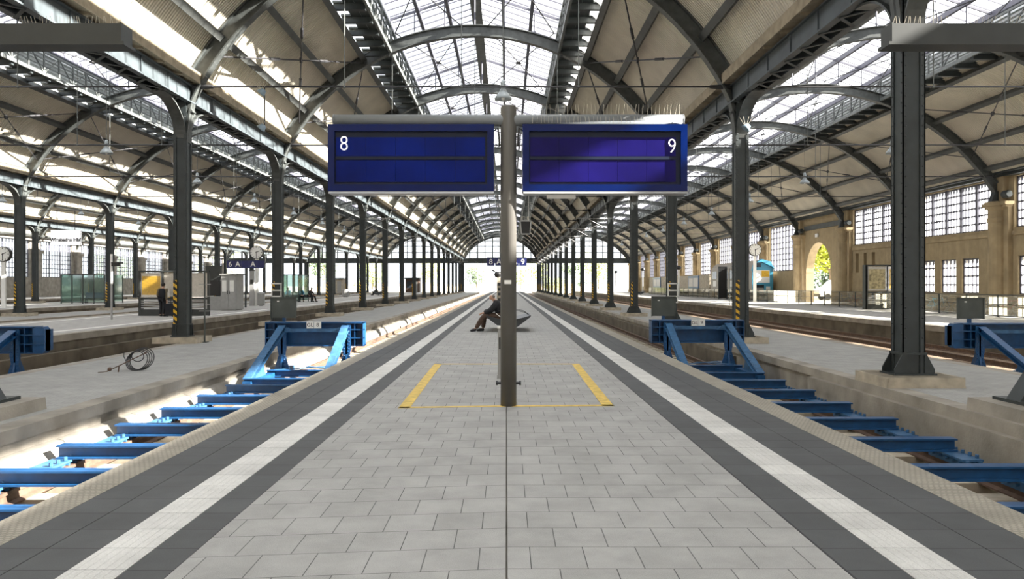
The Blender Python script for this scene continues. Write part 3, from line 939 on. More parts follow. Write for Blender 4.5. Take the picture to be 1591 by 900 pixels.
m = MB(); m.tube([(-2.27, PY, 3.765), (2.32, PY, 3.765)], 0.078, 20)
m.tube([(-2.285, PY, 3.765), (-2.27, PY, 3.765)], 0.08, 20); m.tube([(2.32, PY, 3.765), (2.335, PY, 3.765)], 0.08, 20)
arm = m.build('cross_arm', M['armgrey'], T)
for p in arm.data.polygons: p.use_smooth = len(p.vertices) == 4
m = MB()
for i in range(38):
    x = 0.33 + i * 0.0525 + random.uniform(-.012, .012)
    a = random.uniform(-.16, .16)
    m.tube([(x, PY - 0.02, 3.84), (x + a * 0.12, PY - 0.05, 3.84 + 0.125)], 0.0018, 4)
    m.tube([(x + .02, PY - 0.078, 3.80), (x + .02 + a * .06, PY - 0.135, 3.70)], 0.0018, 4)
m.build('bird_spike', M['spike'], arm)
m = MB()
for x in (-2.0, -1.2, -0.5, 0.6, 1.3, 2.05): m.box(x - 0.05, x + 0.05, PY - 0.05, PY + 0.05, 3.67, 3.72)
m.build('mounting_lug', M['alu'], arm)
m = MB()
for sx in (-1, 1):
    m.tube([(PX + sx * 0.2, PY, 3.62), (PX + sx * 0.14, PY - 0.02, 3.66), (PX + sx * 0.125, PY - 0.02, 3.55), (PX + sx * 0.12, PY - 0.02, 3.42)], 0.013, 6)
m.build('cable', M['black'], T)
def panel(x0, x1, num, nx, mats, align):
    z0, z1, yf, yb = 2.815, 3.69, PY - 0.13, PY + 0.13
    bd = 0.085
    bz0, bz1 = z0 + 0.09, z1 - 0.09
    m = MB()
    m.box(x0, x0 + bd, yf, yb, z0, z1); m.box(x1 - bd, x1, yf, yb, z0, z1)
    m.box(x0 + bd, x1 - bd, yf, yb, z0, bz0); m.box(x0 + bd, x1 - bd, yf, yb, bz1, z1)
    m.box(x0 + bd, x1 - bd, yf + 0.051, yb, bz0, bz1)
    b = m.build('display_board', M['dframe'], T)
    tag(b, 'deep blue display board numbered %s' % num)
    sx0, sx1 = x0 + bd + 0.012, x1 - bd - 0.06 if align == 'R' else x1 - bd - 0.03
    zm = (bz0 + bz1) / 2
    MB().box(x0 + bd, x1 - bd, yf + 0.046, yf + 0.052, bz0, bz1).build('bezel', M['dbezel'], b)
    n = 5
    for r_, (za, zb, mt) in enumerate(((zm + 0.025, bz1 - 0.075, mats[0]), (bz0 + 0.035, zm - 0.025, mats[1]))):  # dark strip left above the upper screen stands in for recess shade
        m = MB()
        for i in range(n):
            xa = sx0 + (sx1 - sx0) * i / n; xb = sx0 + (sx1 - sx0) * (i + 1) / n
            m.box(xa + 0.0015, xb - 0.0015, yf + 0.036, yf + 0.047, za, zb)
        m.build('screen', mt, b)
    m = MB(); m.box(sx0, sx1 - 0.03, yf + 0.026, yf + 0.047, zm - 0.02, zm + 0.02); m.build('divider', M['dbezel'], b)
    m = MB(); m.prism([(yf - 0.015, z0 - 0.03), (yb, z0 - 0.03), (yb, z0 + 0.0), (yf + 0.005, z0)], x0 + 0.01, x1 - 0.0, 'yz')
    m.build('drip_rail', M['alu'], b)
    if num == '9': MB().box(0.535, 0.915, PY + 0.02, PY + 0.10, z0 - 0.075, z0 - 0.03).build('lamp_strip', M['tagwhite'], b)
    text('platform_number', num, 0.275, (nx, yf + 0.030, 3.435 if num == '8' else 3.40), M['lightbox'], b, bold=-0.0035).scale.x = 0.86
panel(-2.33, -0.165, '8', -2.125, (M['dscreen'], M['dscreen']), 'L')
panel(0.21, 2.36, '9', 2.165, (M['dscreen2'], M['dscreen2']), 'R')

# dark lighting beams of the neighbouring posts, left and right
for sx, side in ((-1, 'left'), (1, 'right')):
    T2 = thing('overhead_beam', 'dark square overhead beam reaching in at the top %s on its own post' % side, 'beam', (sx * 7.0, 10.0, ZP))
    x0, x1 = (4.93, 8.6)
    m = MB()
    poly = [(9.86, 4.70), (9.86, 4.93), (10.14, 4.93), (10.14, 4.70)]
    m.box(min(sx*x0, sx*x1), max(sx*x0, sx*x1), 9.86, 10.14, 4.69, 4.935)
    m.box(min(sx*(x0-.012), sx*x0), max(sx*(x0-.012), sx*x0), 9.85, 10.15, 4.68, 4.945)
    m.box(min(sx*(x0-.05), sx*x1), max(sx*(x0-.05), sx*x1), 9.845, 10.155, 4.66, 4.70)
    b = m.build('beam', M['darkgrey'], T2)
    m = MB()
    for i in range(38):
        x = sx * (4.98 + 0.045 * i + random.uniform(-.01, .01)); m.tube([(x, 9.95, 4.93), (x + random.uniform(-.03, .03), 9.93, 5.05)], 0.002, 4)
    m.build('bird_spike', M['spike'], b)
    m = MB(); X = sx * 7.0
    m.box(X - 0.16, X + 0.16, 9.84, 10.16, ZP + 0.1, 4.7)
    m.build('post', M['steel'], T2)
    m = MB()
    m.box(X - 0.46, X + 0.46, 9.62, 10.4, ZP + 0.16, ZP + 0.2)
    for s2 in (-1, 1):
        m.prism([(X + s2*0.15, ZP + .2), (X + s2*0.44, ZP + .2), (X + s2*0.36, ZP + .33), (X + s2*0.17, ZP + .62), (X + s2*.15, ZP + .62)], 9.86, 10.14)
    m.build('foot', M['steel'], T2)
    m = MB(); m.prism([(X - 0.72, ZP), (X - 0.70, ZP + 0.16), (X + 0.70, ZP + 0.16), (X + 0.72, ZP)], 9.45, 10.55); m.build('plinth', M['concrete'], T2)

# painted yellow outline on the paving
m = MB()
def q4(p): m.add([(x, y, 0.0035) for x, y in p] + [(x, y, -0.002) for x, y in p], [(0,1,2,3), (7,6,5,4), (0,4,5,1), (1,5,6,2), (2,6,7,3), (3,7,4,0)])
q4([(-1.40, 9.97), (-1.25, 9.99), (-1.30, 15.55), (-1.45, 15.55)])
q4([(1.26, 10.15), (1.41, 10.15), (1.46, 15.5), (1.31, 15.5)])
q4([(-1.40, 9.97), (0, 10.10), (0, 10.20), (-1.39, 10.07)])
q4([(0, 10.10), (1.41, 10.15), (1.41, 10.26), (0, 10.20)])
q4([(-1.45, 15.45), (1.46, 15.45), (1.46, 15.55), (-1.45, 15.55)])
tag(m.build('floor_marking', M['yellow']), 'worn yellow rectangle outline painted on paving around the display post', 'floor marking', kind='thing')

# low bollard right behind the display post, and the pillar that stands farther back
T = thing('power_bollard', 'low beige steel bollard half hidden behind the foot of the display post', 'bollard', (-0.03, 13.2, 0))
m = MB(); m.box(-0.15, 0.06, 13.12, 13.3, 0, 0.85); m.box(-0.16, 0.07, 13.11, 13.31, 0, 0.06); m.build('housing', M['metal'], T)
MB().box(-0.16, 0.07, 13.11, 13.31, 0.85, 0.89).build('cap', M['tagwhite'], T)
MB().box(-0.13, -0.02, 13.112, 13.12, 0.5, 0.7).build('socket_cover', M['darkgrey'], T)
T = thing('call_pillar', 'beige service pillar with a black camera on top, behind the seated person', 'pillar', (-0.2, 40.0, 0))
m = MB(); m.box(-0.50, 0.1, 39.8, 40.2, 0, 1.95); m.box(-0.53, 0.13, 39.77, 40.23, 0, 0.1); m.build('body', M['sleeper'], T)
m = MB()
for z in (1.6, 1.35, 1.1, 0.8): m.box(-0.44, -0.2, 39.78, 39.8, z - 0.08, z + 0.08)
m.build('notice', M['darkgrey'], T)
m = MB(); m.lathe([(0.05, 1.95), (0.16, 2.0), (0.2, 2.15), (0.12, 2.25)], (-0.45, 40, 0), 12); m.tube([(-0.45, 40, 2.2), (-0.7, 39.9, 2.32), (-0.75, 39.9, 2.3)], 0.04, 6)
m.build('camera', M['black'], T, smooth=True)

# ------------------------------------------------------------------ buffer stops and brake beams
def ibeam(m, x0, x1, y, z1, h=0.155, w=0.15):
    m.box(x0, x1, y - w/2, y + w/2, z1 - 0.022, z1)
    m.box(x0, x1, y - w/2, y + w/2, z1 - h, z1 - h + 0.022)
    m.box(x0, x1, y - 0.012, y + 0.012, z1 - h, z1)
def buffer_stop(cx, yb, label, number, heads):
    T = thing('buffer_stop', label, 'buffer stop', (cx, yb, -0.6), group='blue buffer stops')
    w = 1.19
    m = MB()
    m.box(cx - w, cx + w, yb - 0.01, yb + 0.02, 0.10, 0.68)
    m.box(cx - w, cx + w, yb - 0.20, yb + 0.16, 0.655, 0.685); m.box(cx - w, cx + w, yb - 0.14, yb + 0.16, 0.095, 0.125)
    for sx in (-1, 1):
        for z in (0.30, 0.50): m.box(min(cx + sx*0.86, cx + sx*w), max(cx + sx*0.86, cx + sx*w), yb - 0.19, yb, z - 0.012, z + 0.012)
        m.box(min(cx + sx*(w - .02), cx + sx*w), max(cx + sx*(w - .02), cx + sx*w), yb - 0.20, yb + 0.16, 0.1, 0.68)
        m.box(cx + sx*0.98 - .01, cx + sx*0.98 + .01, yb - 0.18, yb, 0.1, 0.68)
    beam = m.build('buffer_beam', M['blue'], T)
    m = MB(); m.box(cx - 0.62, cx + 0.62, yb - 0.27, yb - 0.20, 0.455, 0.53)
    for sx in (-1, 1):
        m.prism([(cx + sx*0.46, 0.445), (cx + sx*0.70, 0.44), (cx + sx*0.70, 0.56), (cx + sx*0.60, 0.56)], yb - 0.285, yb - 0.27)
        for q in range(3): m.rivet((cx + sx*(0.56 + 0.05*q), yb - 0.285, 0.49), (0, -1, 0), 0.014)
    m.build('stiffener', M['blue2'], beam)
    for sx in (-1, 1):
        m = MB(); X = cx + sx * 0.78
        m.prism([(X - 0.10, 0.62), (X + 0.10, 0.62), (X + 0.11, 0.05), (X + 0.08, -0.12), (X + 0.20, -0.50), (X - 0.20, -0.50), (X - 0.08, -0.12), (X - 0.11, 0.05)], yb - 0.20, yb - 0.17)
        m.prism([(yb - 0.20, 0.62), (yb - 0.02, 0.62), (yb - 0.02, -0.05), (yb + 0.25, -0.5), (yb - 0.30, -0.5), (yb - 0.20, -0.1)], X - 0.02, X + 0.02, 'yz')
        for r_ in range(12):
            for dx in (-0.06, 0.06): m.rivet((X + dx, yb - 0.20, 0.55 - r_ * 0.085), (0, -1, 0), 0.018)
        m.build('upright', M['blue'], T)
        m = MB(); p0 = Vector((cx + sx*0.76, yb - 0.24, 0.60)); p1 = Vector((cx + sx*0.82, yb - 2.62, -0.40))
        m.bar(p0, p1, 0.17, 0.02)
        off = Vector((0, 0, -0.13)); m.bar(p0 + off, p1 + off, 0.17, 0.02); m.bar(p0 + off/2, p1 + off/2, 0.02, 0.13)
        q0 = p0 + (p1 - p0) * 0.60
        m.prism([(q0.y, q0.z), (p1.y, p1.z), (p1.y + 0.25, p1.z - 0.06), (q0.y + 0.25, p1.z - 0.06)], X - 0.012 + sx*0.02, X + 0.012 + sx*0.02, 'yz')
        for i in range(9):
            u = p0 + (p1 - p0) * (0.62 + 0.04 * i); m.rivet(u + Vector((-0.06, 0, 0.012)), (0, -0.4, 1), 0.014); m.rivet(u + Vector((0.06, 0, 0.012)), (0, -0.4, 1), 0.014)
        m.build('brace', M['blue'] if heads else M['blue2'], T)
        m = MB(); m.box(X - 0.09, X + 0.09, yb - 2.75, yb + 0.6, -0.56, -0.44); m.build('runner', M['blue'], T)
    for dy in (-1.02, -2.62):
        m = MB(); ibeam(m, cx - 0.88, cx + 0.88, yb + dy, -0.38); m.build('cross_beam', M['blue'], T)
    m = MB()
    m.bar((cx - 0.72, yb - 0.95, -0.385), (cx + 0.5, yb - 0.1, -0.385), 0.10, 0.015); m.bar((cx + 0.72, yb - 0.95, -0.37), (cx - 0.1, yb - 0.4, -0.37), 0.10, 0.015)
    m.build('diagonal_strap', M['blue2'], T)
    m = MB(); m.box(cx - 0.86, cx - 0.79, yb + 0.12, yb + 0.2, 0.6, 1.02); m.build('sign_post', M['blue'], T)
    m = MB(); m.box(cx - 1.13, cx - 0.52, yb + 0.08, yb + 0.12, 0.78, 1.27)
    m.box(cx - 1.14, cx - 1.12, yb + 0.06, yb + 0.13, 0.77, 1.28); m.box(cx - 0.53, cx - 0.51, yb + 0.06, yb + 0.13, 0.77, 1.28)
    m.box(cx - 1.14, cx - 0.51, yb + 0.06, yb + 0.13, 1.26, 1.285)
    sb = m.build('sign_board', M['signgrey'], T)
    MB().box(cx - 0.98, cx - 0.93, yb + 0.074, yb + 0.08, 1.17, 1.195).build('sticker', M['tagwhite'], sb)
    if heads:
        for sx in (-1, 1):
            m = MB(); xa, xb = cx + sx*(w + 0.0), cx + sx*(w + 0.24)
            m.box(min(xa, xb), max(xa, xb), yb - 0.16, yb + 0.12, 0.16, 0.62)
            m.prism([(xa, 0.13), (xa + sx*.03, 0.10), (xb - sx*.05, 0.10), (xb, 0.16), (xb, 0.62), (xb - sx*.05, 0.68), (xa + sx*.03, 0.68), (xa, 0.65)], yb - 0.20, yb + 0.02)
            for z in (0.3, 0.5): m.box(min(xa, xb), max(xa, xb), yb - 0.22, yb - 0.2, z - .012, z + .012)
            m.build('buffer_head', M['blue'], T)
    if number:
        for i, s_ in enumerate(('GL', number)):
            xx = cx - 0.09 + i * 0.18
            MB().box(xx - 0.085, xx + 0.085, yb - 0.222, yb - 0.20, 0.535, 0.70).build('number_plate', M['tagwhite'], T)
            text('plate_lettering', s_, 0.13, (xx, yb - 0.2235, 0.617), M['black'], T, ext=0.001)
    return T
buffer_stop(-4.66, 18.9, 'sunlit blue steel buffer stop with plates GL 8 at the left track end', '8', False)
buffer_stop(4.91, 20.0, 'shaded blue steel buffer stop with plates GL 9 at the right track end', '9', False)
buffer_stop(-11.42, 16.9, 'blue steel buffer stop cut by the left picture edge behind the left strip', None, True)
buffer_stop(11.88, 18.3, 'blue steel buffer stop cut by the right picture edge behind the right strip', None, True)

def brake_beam(cx, y, label, grp):
    T = thing('brake_beam', label, 'brake beam', (cx, y, -0.54), group=grp)
    m = MB(); ibeam(m, cx - 0.87, cx + 0.87, y, -0.38, 0.165, 0.16); m.build('beam', M['blue'], T)
    for sx in (-1, 1):
        m = MB(); X = cx + sx * 0.80
        m.box(X - 0.10, X - 0.055, y - 0.55, y + 0.30, -0.66, -0.56); m.box(X + 0.055, X + 0.10, y - 0.55, y + 0.30, -0.66, -0.56)
        m.box(X - 0.13, X + 0.13, y - 0.52, y + 0.25, -0.575, -0.548)
        for i in range(5):
            m.tube([(X - 0.14, y - 0.45 + 0.15 * i, -0.60), (X + 0.14, y - 0.45 + 0.15 * i, -0.60)], 0.018, 6)
            m.tube([(X + 0.09, y - 0.45 + 0.15 * i, -0.545), (X + 0.09, y - 0.45 + 0.15 * i, -0.50)], 0.022, 6)
        m.build('rail_clamp', M['blue2'], T)
    return T
ys_l = [15.25, 13.82, 12.38, 10.97, 9.55, 8.25, 6.87, 5.5]
ys_r = [16.02, 14.5, 12.97, 11.47, 9.97, 8.46, 6.95, 5.45]
bp = None
for cx, ys, side, word in ((-4.66, ys_l, 'left', 'GL 8'), (4.91, ys_r, 'right', 'GL 9')):
    for i, y in enumerate(ys):
        lab = 'blue steel cross beam over the %s track, %s before the buffer stop %s' % (side, ('first', 'second', 'third', 'fourth', 'fifth', 'sixth', 'seventh', 'eighth')[i], word)
        g = 'brake beams of the %s track' % side
        if bp is None: bp = brake_beam(cx, y, lab, g); bk = kids(bp)
        else:
            r_ = dup(bp, (cx, y, -0.54), lab, bk); r_['group'] = g

# hose with lance lying on the left strip
T = thing('hose_lance', 'coiled black hose with a rusty lance lying on the left strip', 'hose', (-7.35, 15.2, ZP))
m = MB(); cx, cy = -7.30, 15.25
for q in range(4):
    rr = 0.185 + 0.008 * q
    m.tube([(cx + 0.02 * q + rr * 1.12 * math.cos(2*PI*i/28), cy + 0.03 * q + 0.10 * math.sin(2*PI*i/28), ZP + rr + 0.012 + rr * math.sin(2*PI*i/28)) for i in range(28)], 0.010, 6, closed=True)
m.tube([(cx - 0.02 + 0.12 * math.cos(2*PI*i/20), cy + 0.08, ZP + 0.27 + 0.10 * math.sin(2*PI*i/20)) for i in range(20)], 0.009, 6, closed=True)
m.tube([(cx - 0.2, cy, ZP + 0.16), (cx - 0.28, cy + 0.05, ZP + 0.27), (cx - 0.30, cy + 0.1, ZP + 0.34)], 0.009, 6)
m.build('coil', M['hose'], T)
m = MB(); m.tube([(-7.12, 15.35, ZP + 0.36), (-7.66, 14.8, ZP + 0.03)], 0.010, 6); m.tube([(-7.66, 14.8, ZP + 0.03), (-7.78, 14.7, ZP + 0.02)], 0.007, 6)
m.ball((-7.62, 14.83, ZP + 0.07), (0.04, 0.05, 0.04)); m.tube([(-7.5, 14.95, ZP + 0.12), (-7.52, 14.96, ZP + 0.0)], 0.012, 6); m.build('lance', M['rust'], T)

# ------------------------------------------------------------------ pendant lamps
LAMPROW = [(-0.1, 1, 2, 'middle hall'), (16.1, 2, 12, 'right hall'), (-16.7, 2, 12, 'left hall'), (-33.4, 4, 12, 'second left hall')]
lp = None
for x, k0, k1, nm in LAMPROW:
    for k in range(k0, k1):
        lab = 'grey bell shaped pendant lamp, %s in view in the %s' % (ORD[k - k0], nm)
        y = YK(k) + 0.12
        if nm == 'middle hall': lab = 'grey bell shaped pendant lamp hanging above the display post' if k == 1 else lab
        if lp is None:
            lp = thing('pendant_lamp', lab, 'lamp', (x, y, 7.05), group='pendant lamps of the halls')
            MB().lathe([(0.045, 7.62), (0.075, 7.58), (0.085, 7.42), (0.06, 7.38), (0.09, 7.34), (0.12, 7.30), (0.12, 7.27), (0.17, 7.22), (0.24, 7.12), (0.26, 7.05), (0.24, 7.05), (0.2, 7.12), (0.1, 7.2)], (x, y, 0), 18).build('lamp_shade', M['lamp'], lp, smooth=True)
            MB().lathe([(0.03, 7.2), (0.06, 7.14), (0.05, 7.06), (0.02, 7.03)], (x, y, 0), 10).build('bulb', M['tagwhite'], lp, smooth=True)
            MB().tube([(x, y, 7.6), (x, y, 11.97)], 0.012, 5).build('cord', M['lattice'], lp)
            lk = kids(lp)
        else:
            dup(lp, (x, y, 7.05), lab, lk)

# floodlights beside the nearest columns
def flood(x, y, z, label):
    T = thing('floodlight', label, 'floodlight', (x, y, z), group='round floodlights with bird spikes')
    m = MB(); m.lathe([(0.03, -0.13), (0.07, -0.12), (0.125, 0.0), (0.135, 0.03), (0.115, 0.04)], (0, 0, 0), 16)
    rot = Matrix.Rotation(R(222), 3, 'Y'); m.v = [tuple(rot @ Vector(v) + Vector((x, y, z))) for v in m.v]
    m.build('housing', M['floodgrey'], T, smooth=True)
    m = MB()
    for a in (-0.5, -0.2, 0.2, 0.5): m.tube([(x + a * .1, y, z + .1), (x + a * .4, y - .02, z + .33)], 0.004, 4)
    m.build('bird_spike', M['spike'], T)
    m = MB(); m.tube([(x, y + 0.05, z), (x, y + 0.2, z - 0.02), (x, y + .3, z)], 0.022, 6)
    if x < 0: m.tube([(x, y + .3, z), (x, y + .3, 7.4)], 0.022, 6); m.build('bracket', M['steel'], T)
y1 = YK(1)
flood(6.87, y1 - 0.5, 7.1, 'upper round floodlight on the second nearest right column')
flood(6.87, y1 - 0.5, 6.08, 'lower round floodlight on the second nearest right column')
flood(-7.1, y1 - 0.3, 7.15, 'upper grey blue floodlight under the left roof slope')
flood(-7.1, y1 - 0.3, 6.12, 'lower grey blue floodlight under the left roof slope')

# hanging monitor box right of the post
T = thing('hanging_monitor', 'dark hanging monitor box with a pale frame and bird spikes, right of the post', 'monitor', (0.78, 32.12, 3.65))
m = MB(); m.prism([(0.57, 4.2), (1.0, 4.2), (0.96, 3.7), (0.63, 3.7)], 31.92, 32.32); m.build('screen', M['black'], T)
m = MB()
for p, q in (((0.56, 4.22), (1.01, 4.22)), ((1.01, 4.22), (0.97, 3.68)), ((0.97, 3.68), (0.62, 3.68)), ((0.62, 3.68), (0.56, 4.22))):
    m.bar((p[0], 31.91, p[1]), (q[0], 31.91, q[1]), 0.05, 0.05)
for x in (0.65, 0.92): m.tube([(x, 32.12, 4.2), (x, 32.12, 7.44)], 0.015, 5)
m.build('frame', M['metal'], T)
m = MB()
for i in range(8): m.tube([(0.58 + 0.055 * i, 32.1, 4.22), (0.57 + 0.06 * i, 32.05, 4.42)], 0.006, 4)
m.build('bird_spike', M['spike'], T)

# ------------------------------------------------------------------ signs, clocks
def hanging_sign(x, y, z, cells, w, h, label, support=True):
    T = thing('hanging_sign', label, 'sign', (x, y, z))
    n = len(cells); x0 = x - w * n / 2
    for i, s_ in enumerate(cells):
        xa = x0 + i * w
        b = MB().box(xa + 0.012, xa + w - 0.012, y - 0.06, y + 0.06, z, z + h).build('sign_cell', M['signblue'], T)
        if s_: text('sign_letter', s_, h * 1.0, (xa + w / 2, y - 0.064, z + h * 0.5), M['white'], b, bold=0.006)
    m = MB(); m.box(x0, x0 + w * n, y - 0.04, y + 0.04, z + h, z + h + 0.05)
    m.box(x - 0.06, x + 0.06, y - 0.03, y + 0.03, 0 if support else z + h, z + h + 0.05)
    if not support:
        for xx in (x0 + 0.3, x0 + w * n - 0.3): m.tube([(xx, y, z + h), (xx, y, 7.4)], 0.02, 5)
    m.build('sign_frame', M['steel'], T)
    return T
hanging_sign(0.02, 44.0, 2.66, ['8', 'A', '', 'A', '9'], 0.455, 0.42, 'navy hanging sign reading 8 A A 9 behind the display post')
hanging_sign(-17.9, 53.0, 2.72, ['6', 'A', '', 'A', ''], 0.52, 0.50, 'navy hanging sign with 6 and A over the left platform')
T = thing('station_sign', 'white station name board reading Wiesbaden Hbf hanging on the far left', 'sign', (-34.5, YK(5), 4.65))
MB().box(-35.65, -33.35, YK(5) - .1, YK(5) + .1, 4.68, 5.85).build('board', M['lightbox'], T)
text('sign_lettering', 'Wiesbaden Hbf', 0.38, (-34.5, YK(5) - .105, 5.08), M['black'], T, bold=0.016)
m = MB()
for x in (-35.2, -33.8): m.tube([(x, YK(5), 5.85), (x, YK(5), 7.4)], 0.025, 6)
m.build('rod', M['wire'], T)

def clock(x, y, z, d, label, side=1):
    T = thing('platform_clock', label, 'clock', (x, y, 0), group='round platform clocks on posts')
    m = MB(); m.lathe([(d*.46, -0.13), (d*.5, -0.15), (d*.5, 0.15), (d*.46, 0.13)], (x, y, z), 32, 'y'); c = m.build('clock_case', M['black'], T, smooth=False)
    m = MB(); m.lathe([(0.01, -0.14), (d*.455, -0.138), (d*.455, -0.13)], (x, y, z), 32, 'y'); m.mat(1)
    for i in range(12):
        a = 2*PI*i/12; m.bar((x + math.sin(a)*d*.34, y - .146, z + math.cos(a)*d*.34), (x + math.sin(a)*d*.43, y - .146, z + math.cos(a)*d*.43), 0.03 if i % 3 else 0.05, 0.008, (0, 1, 0))
    m.build('clock_face', [M['tagwhite'], M['black']], c)
    for nm, ang, L, w in (('hour_hand', R(65), d*.26, .05), ('minute_hand', R(178), d*.38, .04)):
        m = MB(); m.bar((x - math.sin(ang)*.06, y - .152, z - math.cos(ang)*.06), (x + math.sin(ang)*L, y - .152, z + math.cos(ang)*L), w, 0.008, (0, 1, 0)); m.build(nm, M['black'], c)
    m = MB(); m.box(x - 0.13, x + 0.13, y - 0.06, y + 0.06, 0, z - d*.47); m.box(x - 0.2, x + 0.2, y - 0.1, y + 0.1, 0, 0.06)
    m.build('post', M['tagwhite'], T)
clock(22.5, 70.0, 4.72, 1.15, 'round white clock on a white post, right side platform')
clock(-18.75, 58.0, 4.0, 1.0, 'round white clock above the left platform signs')
clock(-33.85, 52.0, 3.63, 1.02, 'round clock cut by the left picture edge')

# ------------------------------------------------------------------ people
def skin_mesh(name, pts, edges, mat, parent, sub=1, loc=(0, 0, 0)):
    """one continuous skinned surface over a skeleton; pts = {name: ((x, y, z), radius)}"""
    keys = list(pts); ix = {k: i for i, k in enumerate(keys)}
    me = bpy.data.meshes.new(name)
    me.from_pydata([pts[k][0] for k in keys], [(ix[a], ix[b]) for a, b in edges], [])
    o = bpy.data.objects.new(name + '_work', me); COL.objects.link(o)
    md = o.modifiers.new('skin', 'SKIN'); md.use_smooth_shade = True
    if sub:
        sd = o.modifiers.new('sub', 'SUBSURF'); sd.levels = sub; sd.render_levels = sub
    for i, k in enumerate(keys):
        r_ = pts[k][1]
        me.skin_vertices[0].data[i].radius = r_ if isinstance(r_, tuple) else (r_, r_)
        me.skin_vertices[0].data[i].use_root = (i == 0)
    dg = bpy.context.evaluated_depsgraph_get(); dg.update()
    m2 = bpy.data.meshes.new_from_object(o.evaluated_get(dg)); m2.name = name
    bpy.data.objects.remove(o)
    m2.materials.clear(); m2.materials.append(mat)
    m2.polygons.foreach_set('use_smooth', [True] * len(m2.polygons))
    r = bpy.data.objects.new(name, m2); COL.objects.link(r); r.parent = parent
    return r

